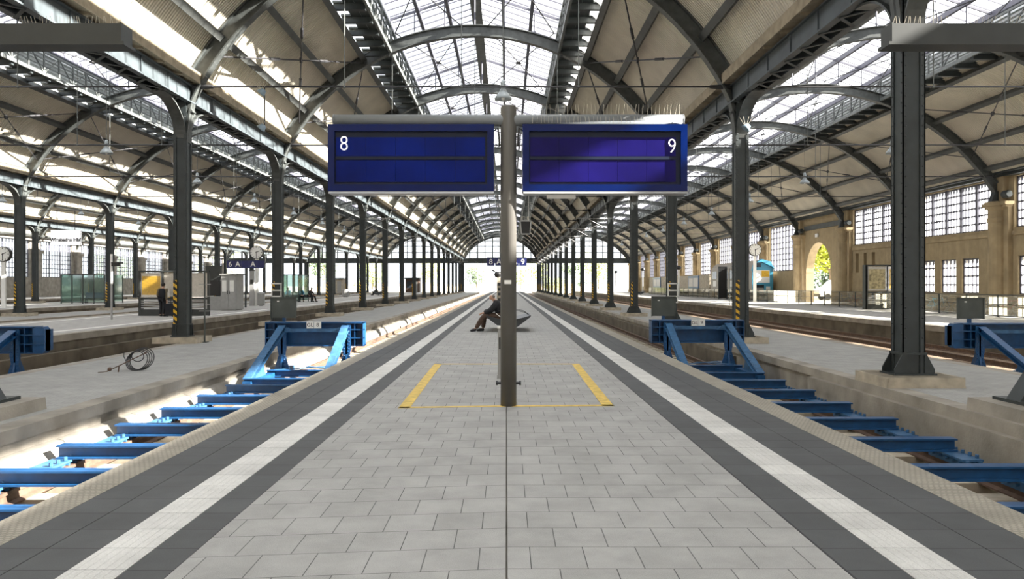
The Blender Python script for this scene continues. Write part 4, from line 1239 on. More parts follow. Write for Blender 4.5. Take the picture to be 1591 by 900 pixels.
def person(label, loc, yaw, J, cloth, hair=True, bald=False, scale=1.0, bulk=0.0):
    """J: joint positions in the person's own frame (facing +x, z up, origin on the ground)"""
    T = thing('person', label, 'person', loc); T.rotation_euler = (0, 0, yaw); T.scale = (scale,) * 3
    P = {}; E = []
    def j(n, p, r): P[n] = (tuple(p), r)
    pel, che, nek, hed = (Vector(J[k]) for k in ('pelvis', 'chest', 'neck', 'head'))
    up = (hed - nek).normalized(); fw = Vector(J.get('face', (1, 0, 0))).normalized(); sd = up.cross(fw).normalized(); fw = sd.cross(up)
    j('pelvis', pel, (0.15, 0.12)); j('waist', pel.lerp(che, 0.45), (0.14, 0.105)); j('chest', che, (0.165, 0.115)); j('neck', nek, 0.058)
    j('jaw', nek.lerp(hed, 0.55) + fw * 0.015, 0.066); j('head', hed + up * 0.01, (0.082, 0.095)); j('crown', hed + up * 0.085, 0.062)
    j('nose', hed + fw * 0.115 - up * 0.02, 0.012)
    E += [('pelvis', 'waist'), ('waist', 'chest'), ('chest', 'neck'), ('neck', 'jaw'), ('jaw', 'head'), ('head', 'crown'), ('head', 'nose')]
    for s_ in ('l', 'r'):
        j('ear' + s_, hed + sd * (0.085 if s_ == 'l' else -0.085), 0.018); E.append(('head', 'ear' + s_))
        sh, el, wr_ = (Vector(J[k + s_]) for k in ('sh', 'el', 'wr'))
        j('sh' + s_, sh, 0.062); j('el' + s_, el, 0.042); j('wr' + s_, wr_, 0.028)
        E += [('chest', 'sh' + s_), ('sh' + s_, 'el' + s_), ('el' + s_, 'wr' + s_)]
        d = (wr_ - el).normalized(); pa = wr_ + d * 0.075
        j('palm' + s_, pa, (0.034, 0.018)); E.append(('wr' + s_, 'palm' + s_))
        side = d.cross(Vector((0, 0, 1)));  side = side.normalized() if side.length > 0.1 else Vector((0, 1, 0))
        curl = side.cross(d).normalized() * (-1 if side.cross(d).z > 0 else 1)
        for i, (off, L) in enumerate(((-0.027, 0.062), (-0.009, 0.074), (0.009, 0.070), (0.026, 0.052))):
            a = pa + side * off + d * 0.03; b = a + d * L * 0.55 + curl * 0.008; c = b + d * L * 0.40 + curl * 0.03
            for q, (p_, r_) in enumerate(((a, 0.010), (b, 0.009), (c, 0.0075))): j('f%d%d%s' % (i, q, s_), p_, r_)
            E += [('palm' + s_, 'f%d0%s' % (i, s_)), ('f%d0%s' % (i, s_), 'f%d1%s' % (i, s_)), ('f%d1%s' % (i, s_), 'f%d2%s' % (i, s_))]
        t0 = wr_ + d * 0.03 + side * -0.03; t1 = t0 + d * 0.03 - side * 0.03; j('t0' + s_, t0, 0.011); j('t1' + s_, t1 + curl * 0.02, 0.009)
        E += [('wr' + s_, 't0' + s_), ('t0' + s_, 't1' + s_)]
        hp, kn, an, to = (Vector(J[k + s_]) for k in ('hip', 'kn', 'an', 'toe'))
        j('hip' + s_, hp, 0.088); j('kn' + s_, kn, 0.060); j('calf' + s_, kn.lerp(an, 0.35), 0.056); j('an' + s_, an, 0.040); j('toe' + s_, to, 0.036)
        E += [('pelvis', 'hip' + s_), ('hip' + s_, 'kn' + s_), ('kn' + s_, 'calf' + s_), ('calf' + s_, 'an' + s_), ('an' + s_, 'toe' + s_)]
    skin_mesh('body', P, E, M['skin'], T)
    def grow(names, g): return {k: (P[k][0], tuple(x + g for x in P[k][1]) if isinstance(P[k][1], tuple) else P[k][1] + g) for k in names}
    def sub(names): return [(a, b) for a, b in E if a in names and b in names]
    tn = ['pelvis', 'waist', 'chest', 'neck', 'shl', 'ell', 'wrl', 'shr', 'elr', 'wrr']
    q = grow(tn, 0.022 + bulk); q['neck'] = (tuple(che.lerp(nek, 0.86)), 0.078)
    skin_mesh('jacket', q, sub(tn), cloth[0], T)
    ln = ['pelvis'] + [a + s_ for s_ in 'lr' for a in ('hip', 'kn', 'calf', 'an')]
    q = grow(ln, 0.018 + bulk * 0.7); q['pelvis'] = (P['pelvis'][0], (0.16, 0.13))
    for s_ in 'lr': q['an' + s_] = (q['an' + s_][0], 0.07)
    skin_mesh('trousers', q, sub(ln), cloth[1], T)
    for s_ in 'lr':
        an, to = Vector(J['an' + s_]), Vector(J['toe' + s_]); d = (to - an)
        he = an - Vector((d.x, d.y, 0)).normalized() * 0.05; zf = min(an.z, to.z)
        skin_mesh('shoe', {'a': (tuple(he - Vector((0, 0, 0.03))), 0.056), 'b': (tuple(an.lerp(to, 0.4) - Vector((0, 0, 0.015))), 0.062), 'c': (tuple(to), 0.05), 'd': (tuple(to + d.normalized() * 0.05), 0.03)},
                  [('a', 'b'), ('b', 'c'), ('c', 'd')], cloth[2], T)
    hm = MB(); c = hed + up * 0.02 - fw * 0.02
    if bald:
        hm.ball(tuple(hed - fw * 0.04 - up * 0.015), (0.075, 0.088, 0.06), 12, 8)
    else:
        hm.ball(tuple(c + up * 0.025 - fw * 0.01), (0.108, 0.100, 0.105), 12, 8)
    h = hm.build('hair', cloth[3], None, smooth=True); h.parent = T
    return T

SEAT = dict(pelvis=(0, 0, 0.53), chest=(0.12, 0, 0.90), neck=(0.20, 0, 1.06), head=(0.30, 0, 1.17), face=(1, 0, -0.35),
            shl=(0.13, 0.17, 0.97), ell=(0.33, 0.21, 0.70), wrl=(0.56, 0.12, 0.63), shr=(0.13, -0.17, 0.97), elr=(0.35, -0.21, 0.70), wrr=(0.58, -0.10, 0.64),
            hipl=(0.02, 0.10, 0.52), knl=(0.55, 0.14, 0.55), anl=(0.72, 0.13, 0.10), toel=(0.90, 0.15, 0.045),
            hipr=(0.02, -0.10, 0.52), knr=(0.55, -0.14, 0.55), anr=(0.60, -0.13, 0.10), toer=(0.78, -0.15, 0.045))
STAND = dict(pelvis=(0, 0, 0.90), chest=(0.02, 0, 1.24), neck=(0.03, 0, 1.42), head=(0.06, 0, 1.54),
             shl=(0.0, 0.19, 1.34), ell=(-0.04, 0.25, 1.06), wrl=(0.12, 0.24, 0.86), shr=(0.0, -0.19, 1.34), elr=(-0.06, -0.25, 1.05), wrr=(-0.10, -0.30, 0.80),
             hipl=(0, 0.10, 0.88), knl=(0.05, 0.11, 0.48), anl=(-0.02, 0.11, 0.09), toel=(0.14, 0.13, 0.045),
             hipr=(0, -0.10, 0.88), knr=(0.0, -0.11, 0.48), anr=(-0.10, -0.11, 0.10), toer=(0.06, -0.13, 0.045))
BY = 25.9
J = dict(SEAT)
# frame faces +x, so turn by 180 degrees to look towards -x
J.update(toel=(0.98, 0.15, 0.045), anl=(0.84, 0.13, 0.11))
person('bald person in black jacket and brown trousers sitting bent forward on the bench', (-0.20, BY + 0.25, 0), PI, J,
       (M['jacket'], M['trouser'], M['black'], M['greyhair']), bald=True, bulk=0.035)
J = dict(STAND); J['head'] = (0.07, 0, 1.54)
pw = person('person seen from behind in olive jacket with a dark backpack and rolling case', (-17.2, 38.6, 0), R(80), J,
            (M['olive'], M['darkcloth'], M['black'], M['hair']))
m = MB(); m.lathe([(0.10, 0.0), (0.16, 0.06), (0.17, 0.25), (0.14, 0.42), (0.07, 0.47)], (0, 0, 0), 12)
m.v = [(-17.2 + 0.06 + v[0] * 1.05, 38.6 - 0.17 + v[1] * 0.65, 0.93 + v[2]) for v in m.v]
bk_ = m.build('backpack', M['darkcloth'], None, smooth=True)
tag(bk_, 'dark backpack worn by the person in the olive jacket', 'backpack', kind='thing')
T = thing('suitcase', 'black rolling suitcase beside the person in the olive jacket', 'suitcase', (-16.78, 38.5, 0))
m = MB(); 
m.prism([(-17.0 + a, b) for a, b in ((0.04, 0.06), (0.38, 0.03), (0.42, 0.05), (0.33, 0.62), (0.28, 0.66), (0.02, 0.62), (-0.02, 0.56))], 38.42, 38.64)
m.build('case', M['darkcloth'], T)
m = MB(); m.tube([(-16.95, 38.53, 0.64), (-16.92, 38.53, 0.84), (-16.75, 38.53, 0.86), (-16.74, 38.53, 0.64)], 0.012, 6); m.build('handle', M['black'], T)
for x in (-16.93, -16.66):
    MB().lathe([(0.045, -0.02), (0.045, 0.02)], (x, 38.53, 0.045), 12, 'y').build('wheel', M['black'], T)

# ------------------------------------------------------------------ bench with wire mesh seats
def bench(x, y, L, label, group='platform benches'):
    T = thing('mesh_bench', label, 'bench', (x, y, 0), group=group)
    m = MB()
    for sx in (-1, 1):
        m.prism([(x + sx*0.03, 0.42), (x + sx*0.20, 0.40), (x + sx*0.46, 0.455), (x + sx*0.74, 0.535), (x + sx*0.76, 0.515), (x + sx*0.42, 0.26), (x + sx*0.25, 0.13), (x + sx*0.03, 0.13)], y, y + 0.03)
        m.band([(x + sx*0.03, 0.42), (x + sx*0.20, 0.40), (x + sx*0.46, 0.455), (x + sx*0.76, 0.54)], [(x + sx*0.03, 0.44), (x + sx*0.20, 0.42), (x + sx*0.46, 0.475), (x + sx*0.76, 0.56)], y, y + L)
        m.prism([(x + sx*0.03, 0.42), (x + sx*0.20, 0.40), (x + sx*0.46, 0.455), (x + sx*0.74, 0.535), (x + sx*0.76, 0.515), (x + sx*0.42, 0.26), (x + sx*0.25, 0.13), (x + sx*0.03, 0.13)], y + L - .03, y + L)
    m.build('seat', M['bench'], T)
    m = MB()
    i = 0; yy = y + 0.02
    while yy < y + L:
        for sx in (-1, 1):
            m.tube([(x + sx*0.04, yy, 0.44), (x + sx*0.10, yy, 0.66), (x + sx*0.28, yy, 0.72), (x + sx*0.55, yy, 0.66), (x + sx*0.72, yy, 0.55)], 0.007, 5)
        yy += L / 3.02
    m.build('armrest', M['bench'], T)
    for yy in (y + 0.4, y + L - 0.4):
        m = MB(); m.box(x - 0.06, x + 0.06, yy - 0.05, yy + 0.05, 0.0, 0.42); m.box(x - 0.22, x + 0.22, yy - 0.05, yy + 0.05, 0, 0.02); m.build('leg', M['bench'], T)
    return T
bench(0.06, BY, 2.6, 'dark steel mesh bench with raised sides behind the display post')
m = MB(); m.prism([(-0.36, 0.62), (-0.21, 0.50), (-0.20, 0.515), (-0.35, 0.635)], BY + 0.02, BY + 0.24)
tag(m.build('newspaper', M['white']), 'small white paper lying on the bench beside the seated person', 'paper', kind='thing')

# ------------------------------------------------------------------ furniture of the left platform
def showcase(x0, x1, y, h, posters, label, nm='timetable_case'):
    T = thing(nm, label, 'showcase', ((x0 + x1) / 2, y, 0))
    n = len(posters); w = (x1 - x0) / n
    m = MB()
    for i in range(n + 1):
        xx = x0 + w * i; m.box(xx - 0.05, xx + 0.05, y - 0.06, y + 0.06, 0, h)
    m.box(x0 - 0.05, x1 + 0.05, y - 0.07, y + 0.07, h - 0.08, h); m.box(x0, x1, y - 0.05, y + 0.05, h * 0.36, h * 0.40)
    m.box(x0 - .05, x1 + .05, y - 0.05, y + 0.05, 0.0, 0.32)
    m.box(x0 - 0.05, x0 - 0.03, y - 0.06, y + 0.5, 0, h)
    m.build('frame', M['darkgrey'], T)
    m = MB()
    for i in range(n):
        for q in range(5):
            z = 0.38 + q * 0.11; m.box(x0 + w*i + 0.06, x0 + w*(i+1) - 0.06, y - 0.01, y + 0.01, z, z + 0.055)
    m.build('lower_louvre', M['alu'], T)
    for i, p in enumerate(posters):
        MB().box(x0 + w*i + 0.07, x0 + w*(i+1) - 0.07, y - 0.012, y + 0.012, h * 0.42, h - 0.12).build('backing_sheet', M['poster_w'], T)
        MB().box(x0 + w*i + 0.12, x0 + w*(i+1) - 0.12, y - 0.02, y - 0.013, h * 0.46, h - 0.28).build('poster', p, T)
    m = MB()
    for i in range(n): m.box(x0 + w*i + 0.05, x0 + w*(i+1) - 0.05, y - 0.045, y - 0.04, h * 0.40, h - 0.08)
    m.build('pane', M['clearglass'], T)
    return T
showcase(-18.7, -15.2, 39.4, 2.30, [M['poster_y'], M['poster_w'], M['poster_w']], 'framed timetable case with a yellow departures poster behind the left column')
showcase(23.0, 25.6, 49.3, 2.85, [M['poster_m'], M['poster_y']], 'framed poster case with warm coloured sheets by the glass fence')

T = thing('steel_cabinet', 'grey steel equipment cabinet with paper notices beside the left column', 'cabinet', (-17.0, 47.6, 0))
m = MB(); m.box(-17.5, -16.55, 47.3, 48.6, 0.06, 2.18); m.box(-17.56, -16.5, 47.24, 48.66, 2.18, 2.26); m.box(-17.46, -16.6, 47.35, 48.55, 0, 0.06); m.build('body', M['metal'], T)
for i in range(2):
    xa = -17.47 + i * 0.46
    d_ = MB().box(xa, xa + 0.44, 47.275, 47.30, 0.15, 2.1).build('door', M['metal'], T)
    m = MB(); m.box(xa + 0.06, xa + 0.22 + .1, 47.268, 47.274, 1.15, 1.85); m.build('notice', M['tagwhite'], d_)
    MB().box(xa + 0.38 - i*.34, xa + 0.41 - i*.34, 47.255, 47.275, 1.0, 1.2).build('handle', M['black'], d_)
T = thing('ticket_terminal', 'dark terminal block with low grey housing left of the steel cabinet', 'terminal', (-18.3, 48.2, 0))
m = MB(); m.box(-18.75, -17.6, 47.9, 48.5, 0, 0.85); m.build('housing', M['metal'], T)
m = MB(); m.prism([(-18.8, 0.9), (-17.75, 0.9), (-17.75, 1.75), (-17.95, 1.85), (-18.8, 1.85)], 47.95, 48.45); m.build('screen', M['black'], T)
m = MB(); m.box(-18.75, -17.8, 48.1, 48.3, 1.85, 2.75); m.build('header_board', M['darkgrey'], T)

def glass_shelter(x0, x1, y0, y1, h, label):
    T = thing('glass_shelter', label, 'shelter', ((x0 + x1)/2, y0, 0), group='glass shelters on the left platforms')
    m = MB(); n = 4
    for i in range(n + 1):
        xx = x0 + (x1 - x0) * i / n; m.box(xx - 0.035, xx + 0.035, y0 - 0.035, y0 + 0.035, 0, h)
    for xx in (x0, x1):
        m.box(xx - 0.035, xx + 0.035, y1 - 0.035, y1 + 0.035, 0, h); m.box(xx - .03, xx + .03, y0, y1, h - 0.07, h)
    m.box(x0, x1, y0 - 0.03, y0 + 0.03, h - 0.07, h); m.box(x0, x1, y0 - 0.03, y0 + 0.03, 0.08, 0.15)
    m.build('frame', M['darkgrey'], T)
    m = MB(); m.box(x0, x1, y0 - 0.006, y0 + 0.006, 0.15, h - 0.07); m.box(x0 - .006, x0 + .006, y0, y1, 0.15, h - .07); m.box(x1 - .006, x1 + .006, y0, y1, 0.15, h - .07)
    m.build('pane', M['shelterglass'], T)
    return T
glass_shelter(-36.9, -33.3, 64, 67, 2.45, 'greenish glass wind shelter on the second left platform')
glass_shelter(-21.0 + .4, -18.6, 69, 72.5, 2.5, 'glass wind shelter beside the seated people on the left platform')
T = thing('blue_bench', 'blue slatted bench inside the far left glass shelter', 'bench', (-34.6, 65.4, 0))
MB().box(-35.8, -33.6, 65.2, 65.7, 0.42, 0.47).build('seat', M['blue'], T)
MB().box(-35.8, -33.6, 65.68, 65.72, 0.47, 0.9).build('backrest', M['blue'], T)
for x in (-35.6, -33.8): MB().box(x - .04, x + .04, 65.25, 65.65, 0, 0.42).build('leg', M['steel'], T)

T = thing('row_bench', 'dark bench under two seated people on the left platform', 'bench', (-18.6, 70.4, 0))
MB().box(-20.2, -17.6, 70.35, 70.85, 0.40, 0.46).build('seat', M['bench'], T)
MB().box(-20.2, -17.6, 70.82, 70.87, 0.46, 0.62).build('backrest', M['bench'], T)
for x in (-20.0, -18.9, -17.8): MB().box(x - .05, x + .05, 70.4, 70.8, 0, 0.40).build('leg', M['bench'], T)
person('person in a light blue top sitting on the left platform bench', (-18.75, 70.55, 0), R(-70), SEAT, (M['bluecloth'], M['darkcloth'], M['black'], M['hair']))
person('person in dark clothes sitting right of the blue dressed one', (-18.0, 70.55, 0), R(-35), SEAT, (M['darkcloth'], M['darkcloth'], M['black'], M['hair']))
person('person in pale blue seen through the shelter glass', (-19.9, 70.55, 0), R(-90), SEAT, (M['bluecloth'], M['darkcloth'], M['black'], M['hair']))

def bin_(x, y, h, w, label):
    T = thing('litter_bin', label, 'bin', (x, y, 0), group='grey litter bins on the left platform')
    m = MB(); m.lathe([(w*.46, 0.05), (w*.5, 0.08), (w*.5, h - .12), (w*.46, h - .1)], (x, y, 0), 14); m.build('drum', M['metal'], T)
    MB().lathe([(w*.52, h - .1), (w*.54, h - .06), (w*.4, h)], (x, y, 0), 14).build('lid', M['alu'], T)
    MB().lathe([(w*.3, 0), (w*.3, 0.06)], (x, y, 0), 10).build('foot', M['steel'], T)
bin_(-18.3, 57.6, 1.0, 0.55, 'grey litter bin at the foot of the left clock post')
bin_(-20.0, 96.0, 1.0, 0.95, 'squat grey litter bin between the left columns far back')
def info_post(x, y, h, label, w=0.34):
    T = thing('info_post', label, 'post', (x, y, 0), group='pale information posts')
    MB().box(x - w/2, x + w/2, y - .1, y + .1, 0.0, h).build('body', M['alu'], T)
    MB().box(x - w/2 - .02, x + w/2 + .02, y - .12, y + .12, h, h + .06).build('cap', M['darkgrey'], T)
    MB().box(x - w*.3, x + w*.3, y - .108, y - .1, h * .62, h * .75).build('call_plate', M['darkgrey'], T)
info_post(-18.85, 57.2, 2.6, 'pale information post left of the grey litter bin')
T = thing('lamp_post', 'thin post with a white upper tube and small camera on the left platform', 'post', (-17.9, 35.0, 0))
MB().tube([(-17.9, 35, 0), (-17.9, 35, 1.62)], 0.045, 10).build('lower_tube', M['alu'], T)
MB().tube([(-17.9, 35, 1.62), (-17.9, 35, 2.97)], 0.055, 10).build('upper_tube', M['white'], T)
m = MB(); m.box(-17.86, -17.55, 34.9, 35.1, 2.42, 2.55); m.box(-17.88, -17.4, 34.92, 35.08, 2.55, 2.6); m.build('camera', M['black'], T)

def rung_post(x, y, h, z0, label, rungs):
    T = thing('rung_post', label, 'post', (x, y, z0), group='thin posts with short rungs')
    m = MB(); m.tube([(x, y, z0), (x, y, z0 + h)], 0.026, 8); m.box(x - .09, x + .09, y - .09, y + .09, z0, z0 + .02); m.build('pole', M['signgrey'], T)
    m = MB()
    for z in rungs: m.box(x - 0.17, x + 0.17, y - .015, y + .015, z - .012, z + .012)
    m.build('rung', M['alu'], T)
rung_post(-8.83, 22.6, 2.1, ZP, 'thin grey post with short rungs beside the nearest left column', (0.82, 1.02, 1.25, 1.6))
rung_post(16.9, 58.5, 2.8, 0, 'thin grey post with rungs on the right side platform edge', (0.3, 0.7, 1.0, 1.3))

# boards with white rungs fixed to two columns
def rung_board(x, y, z, label):
    T = thing('white_frame_sign', label, 'sign', (x, y, z), group='white framed plates on columns')
    m = MB()
    for zz in (0.0, 0.25, 0.5, 0.78): m.box(x - 0.22, x + 0.22, y - .02, y + .0, z + zz - .025, z + zz + .025)
    m.box(x + .17, x + .21, y - .02, y, z, z + .8); m.box(x - .21, x - .17, y - .02, y, z, z + .8)
    m.build('frame', M['tagwhite'], T)
    m = MB(); m.box(x - .19, x + .19, y, y + .012, z + .02, z + .22); m.box(x - .19, x + .19, y, y + .012, z + .28, z + .47); m.build('plate', M['darkgrey'], T)
rung_board(-9.5, YK(2) - 0.23, 0.85, 'white framed plate on the left column behind the buffer stop')
rung_board(6.86, YK(2) - 0.23, 0.85, 'white framed plate on the right column behind the buffer stop')

# far left: kiosks, benches
def kiosk(x0, x1, y, h, label, body, win_):
    T = thing('platform_kiosk', label, 'kiosk', ((x0+x1)/2, y, 0), group='far kiosks on the left platforms')
    m = MB(); m.box(x0, x1, y, y + 3, 0, h); m.build('body', body, T)
    m = MB(); m.box(x0 - .2, x1 + .2, y - .3, y + 3.2, h, h + .25); m.build('roof', M['darkgrey'], T)
    MB().box(x0 + .3, x0 + (x1-x0)*.45, y - .03, y, 0.9, h - .4).build('window', win_, T)
    MB().box(x0 + (x1-x0)*.6, x1 - .3, y - .03, y, 0.05, h - .4).build('door', M['metal'], T)
kiosk(-34.5, -31.8, 150, 2.6, 'pale kiosk box far back on the left platforms', M['sleeper'], M['darkglass'])
kiosk(-20.3, -17.6, 155, 2.7, 'brown kiosk box far back on the near left platform', M['trouser'], M['darkglass'])
bench(-18.3, 110, 3.2, 'dark mesh bench far back on the left platform with a sitter')
person('person in dark clothes sitting on the far mesh bench', (-18.6, 111.3, 0), PI, SEAT, (M['darkcloth'], M['darkcloth'], M['black'], M['hair']))
bench(-20.0, 118, 2.5, 'dark mesh bench behind the far left bench')
bench(20.5, 118, 3.0, 'dark mesh bench far back on the right side platform')

# ------------------------------------------------------------------ right side platform
T = thing('glass_fence', 'long glass fence with dark rails along the right side platform', 'fence', (24.0, 38, 0))
m = MB(); m.box(23.97, 24.03, 30, 130, 1.06, 1.10); m.box(23.985, 24.015, 30, 130, 0.60, 0.63); m.box(23.985, 24.015, 30, 130, 0.06, 0.09)
m.build('rail', M['steel'], T)
y = 30.0; pp = None
while y < 130.1:
    if pp is None:
        m = MB(); m.box(23.97, 24.03, y - .03, y + .03, 0, 1.1); m.box(23.92, 24.08, y - .08, y + .08, 0, .02); pp = m.build('post', M['steel'], T)
    else:
        c = pp.copy(); COL.objects.link(c); c.location = (0, y - 30.0, 0)
    y += 2.57
m = MB(); y = 30.0
while y < 129:
    m.box(23.995, 24.005, y + .05, y + 2.52, 0.10, 0.59); m.box(23.995, 24.005, y + .05, y + 2.52, 0.64, 1.05); y += 2.57
m.build('glass_panel', M['fenceglass'], T)

def bicycle(x, y, col, label):
    T = thing('bicycle', label, 'bicycle', (x, y, 0), group='bicycles parked behind the glass fence')
    for dx in (-0.5, 0.5):
        m = MB(); pts = [(x + dx + .33*math.cos(2*PI*i/18), y, .35 + .33*math.sin(2*PI*i/18)) for i in range(18)]; m.tube(pts, 0.022, 5, closed=True)
        for i in range(6): m.tube([(x + dx, y, .35), (x + dx + .32*math.cos(PI*i/3), y, .35 + .32*math.sin(PI*i/3))], 0.004, 3)
        m.build('wheel', M['alu'], T)
    m = MB()
    for p, q in (((-.5, .35), (-.05, .33)), ((-.05, .33), (-.18, .85)), ((-.18, .75), (.36, .78)), ((-.05, .33), (.38, .68)), ((-.5, .35), (-.17, .72)), ((.5, .35), (.36, .90))):
        m.tube([(x + p[0], y, p[1]), (x + q[0], y, q[1])], 0.018, 6)
    m.build('frame', col, T)
    m = MB(); m.tube([(x + .36, y - .27, .98), (x + .40, y - .1, .95), (x + .40, y + .1, .95), (x + .36, y + .27, .98)], 0.014, 6); m.tube([(x+.37, y, .88), (x+.4, y, .95)], .014, 6); m.build('handlebar', M['alu'], T)
    m = MB(); m.ball((x - .2, y, .88), (.12, .06, .035), 8, 5); m.build('saddle', M['black'], T)
cols = [M['red'], M['blue'], M['alu'], M['darkgrey'], M['cyan']]
for i in range(12):
    y = 38.4 + i * 1.75 + random.uniform(-.3, .3)
    bicycle(25.2, y, cols[i % 5], 'bicycle parked behind the glass fence, %s of the row' % ORD[i])

# blue coach behind the fence
T = thing('blue_coach', 'blue and grey coach with rounded roof parked behind the fence and right column', 'coach', (25.3, 78, 0))
x0, x1, y0, y1 = 24.25, 26.3, 76.2, 91.5
prof = [(x0, 0.75), (x0, 3.1), (x0 + .08, 3.45), (x0 + .35, 3.8), (x0 + .8, 4.02), (x0 + 1.3, 4.0), (x1 - .3, 3.75), (x1 - .05, 3.35), (x1, 3.0), (x1, 0.75)]
MB().prism(prof, y0 + .12, y1).build('body', M['coachgrey'], T)
MB().prism([(a + (.02 if a > x0 else .0) * 0, b) for a, b in prof], y0, y0 + .12).build('front_shell', M['cyan'], T)
MB().prism([(x0 - .12, 2.95), (x0 + .1, 3.6), (x0 + .8, 4.1), (x1 - .3, 3.85), (x1 + .15, 2.95), (x1 - .1, 3.3), (x0 + .8, 3.85), (x0 + .15, 3.25)], y0 - .25, y0 + .1).build('roof_visor', M['cyan'], T)
w_ = MB().box(x0 + .35, x1 - .35, y0 - .03, y0 + .0, 1.75, 3.0).build('windscreen_poster', M['white'], T)
MB().box(x0 + .9, x1 - .4, y0 - .04, y0 - .03, 2.35, 2.95).build('poster', M['poster_y'], T)
MB().box(x0 + .25, x1 - .9, y0 - .03, y0, 1.2, 1.55).build('front_window', M['darkglass'], T)
MB().box(x0 + .25, x1 - .95, y0 - .05, y0, 0.85, 1.25).build('bumper', M['alu'], T)
MB().box(x1 - .7, x1 - .3, y0 - .03, y0, 0.95, 1.4).build('notice', M['tagwhite'], T)
m = MB(); m.box(x0 + .35, x0 + .75, y0 - .3, y0 - .2, 3.3, 3.75); m.build('beacon_box', M['darkglass'], T)
for i in range(6):
    y = y0 + 1.4 + i * 2.3
    MB().box(x0 - .02, x0 + .02, y, y + 1.7, 2.2, 3.1).build('window', M['darkglass'], T)
    MB().box(x0 - .03, x0 + .0, y + .2, y + 1.5, 1.35, 2.0).build('side_notice', M['tagwhite'], T)
for y in (y0 + 2.2, y1 - 3):
    for xx in (x0 + .15, x1 - .15): MB().lathe([(0.25, -.13), (0.48, -.12), (0.48, .12), (0.25, .13)], (xx, y, 0.48), 16, 'x').build('wheel', M['tyre'], T)
    MB().box(x0 + .3, x1 - .3, y - .1, y + .1, 0.4, 0.8).build('axle', M['black'], T)

T = thing('black_board', 'tall black information board on the right side platform left of the clock', 'board', (23.2, 83, 0))
MB().box(22.75, 23.7, 82.95, 83.05, 0.15, 3.5).build('panel', M['black'], T)
for x in (22.8, 23.65): MB().box(x - .04, x + .04, 82.93, 83.07, 0, 3.5).build('post', M['steel'], T)

# pale hoarding with notice boards
T = thing('hoarding', 'long pale grey hoarding wall along the right side platform far back', 'hoarding', (24.3, 95, 0))
m = MB()
for i in range(16): m.box(24.2, 24.4, 92.2 + i*2.4, 92.2 + i*2.4 + 2.38, 0.02, 2.75)
m.build('panels', M['sleeper'], T)
MB().box(24.15, 24.45, 92, 131, 0, 0.9).build('base', M['concrete'], T)
def notice_board(y0, y1, z0, z1, label):
    T = thing('notice_board', label, 'notice board', (24.1, y0, z0), group='blue framed notice boards on the hoarding')
    MB().box(24.1, 24.2, y0, y1, z0, z1).build('frame', M['blue'], T)
    n = 2
    for i in range(n):
        ya = y0 + .25 + (y1 - y0 - .4) * i / n; MB().box(24.08, 24.1, ya, ya + (y1 - y0 - .9) / n, z0 + .3, z1 - .3).build('sheet', M['poster_w'], T)
notice_board(97, 102.5, 1.0, 2.7, 'wide blue framed notice board on the pale hoarding near the coach')
notice_board(121, 127, 1.0, 2.7, 'dark blue notice board on the pale hoarding behind the second right column')
def head_post(x, y, h, label):
    T = thing('speaker_post', label, 'post', (x, y, 0), group='slim white posts with dark heads')
    MB().tube([(x, y, 0), (x, y, h)], 0.09, 8).build('pole', M['white'], T)
    m = MB(); m.ball((x, y, h + .15), (.35, .3, .25), 10, 6); m.build('head', M['black'], T)
head_post(22.3, 100, 3.6, 'slim white post with dark head, nearest on the right side platform')
head_post(21.5, 122, 3.8, 'slim white post with dark head, middle one on the right side platform')
head_post(20.5, 145, 3.8, 'slim white post with dark head, farthest on the right side platform')

# ------------------------------------------------------------------ catenary
def cantilever(x, y, sgn, label):
    T = thing('catenary_bracket', label, 'catenary bracket', (x, y, 5.2), group='catenary arms on the column rows')
    tx = x + sgn * 1.95
    m = MB(); m.tube([(x + sgn*.19, y, 5.9), (tx + sgn * .3, y, 5.95)], 0.03, 6); m.tube([(x + sgn*.19, y, 5.2), (x + sgn*1.5, y, 5.9)], 0.03, 6); m.tube([(x + sgn*.8, y, 5.52), (tx, y, 5.05)], 0.02, 6)
    m.build('arm', M['alu'], T)
    m = MB()
    for f in (0.25, 0.35, 0.45, .55): m.lathe([(0.03, 0), (0.08, 0.02), (0.03, 0.05)], (x + sgn*(0.2 + f), y, 5.92 - .0), 8, 'x')
    m.build('insulator', M['white'], T)
for k in range(4, 15):
    cantilever(6.86, YK(k) - .3, -1, 'catenary arm with white insulator on the right column row, %s' % ORD[k - 4])
    if k % 2 == 0: cantilever(-9.5, YK(k) - .3, 1, 'catenary arm with white insulator on the left column row, %s' % ORD[(k - 4) // 2])
for x, lab in ((4.93, 'right'), (-4.61, 'left')):
    m = MB(); m.tube([(x, YK(4), 5.05), (x, 300, 5.05)], 0.012, 4)
    tag(m.build('contact_wire', M['wire']), 'thin contact wire over the track %s of the middle platform' % lab, 'wire', kind='thing')

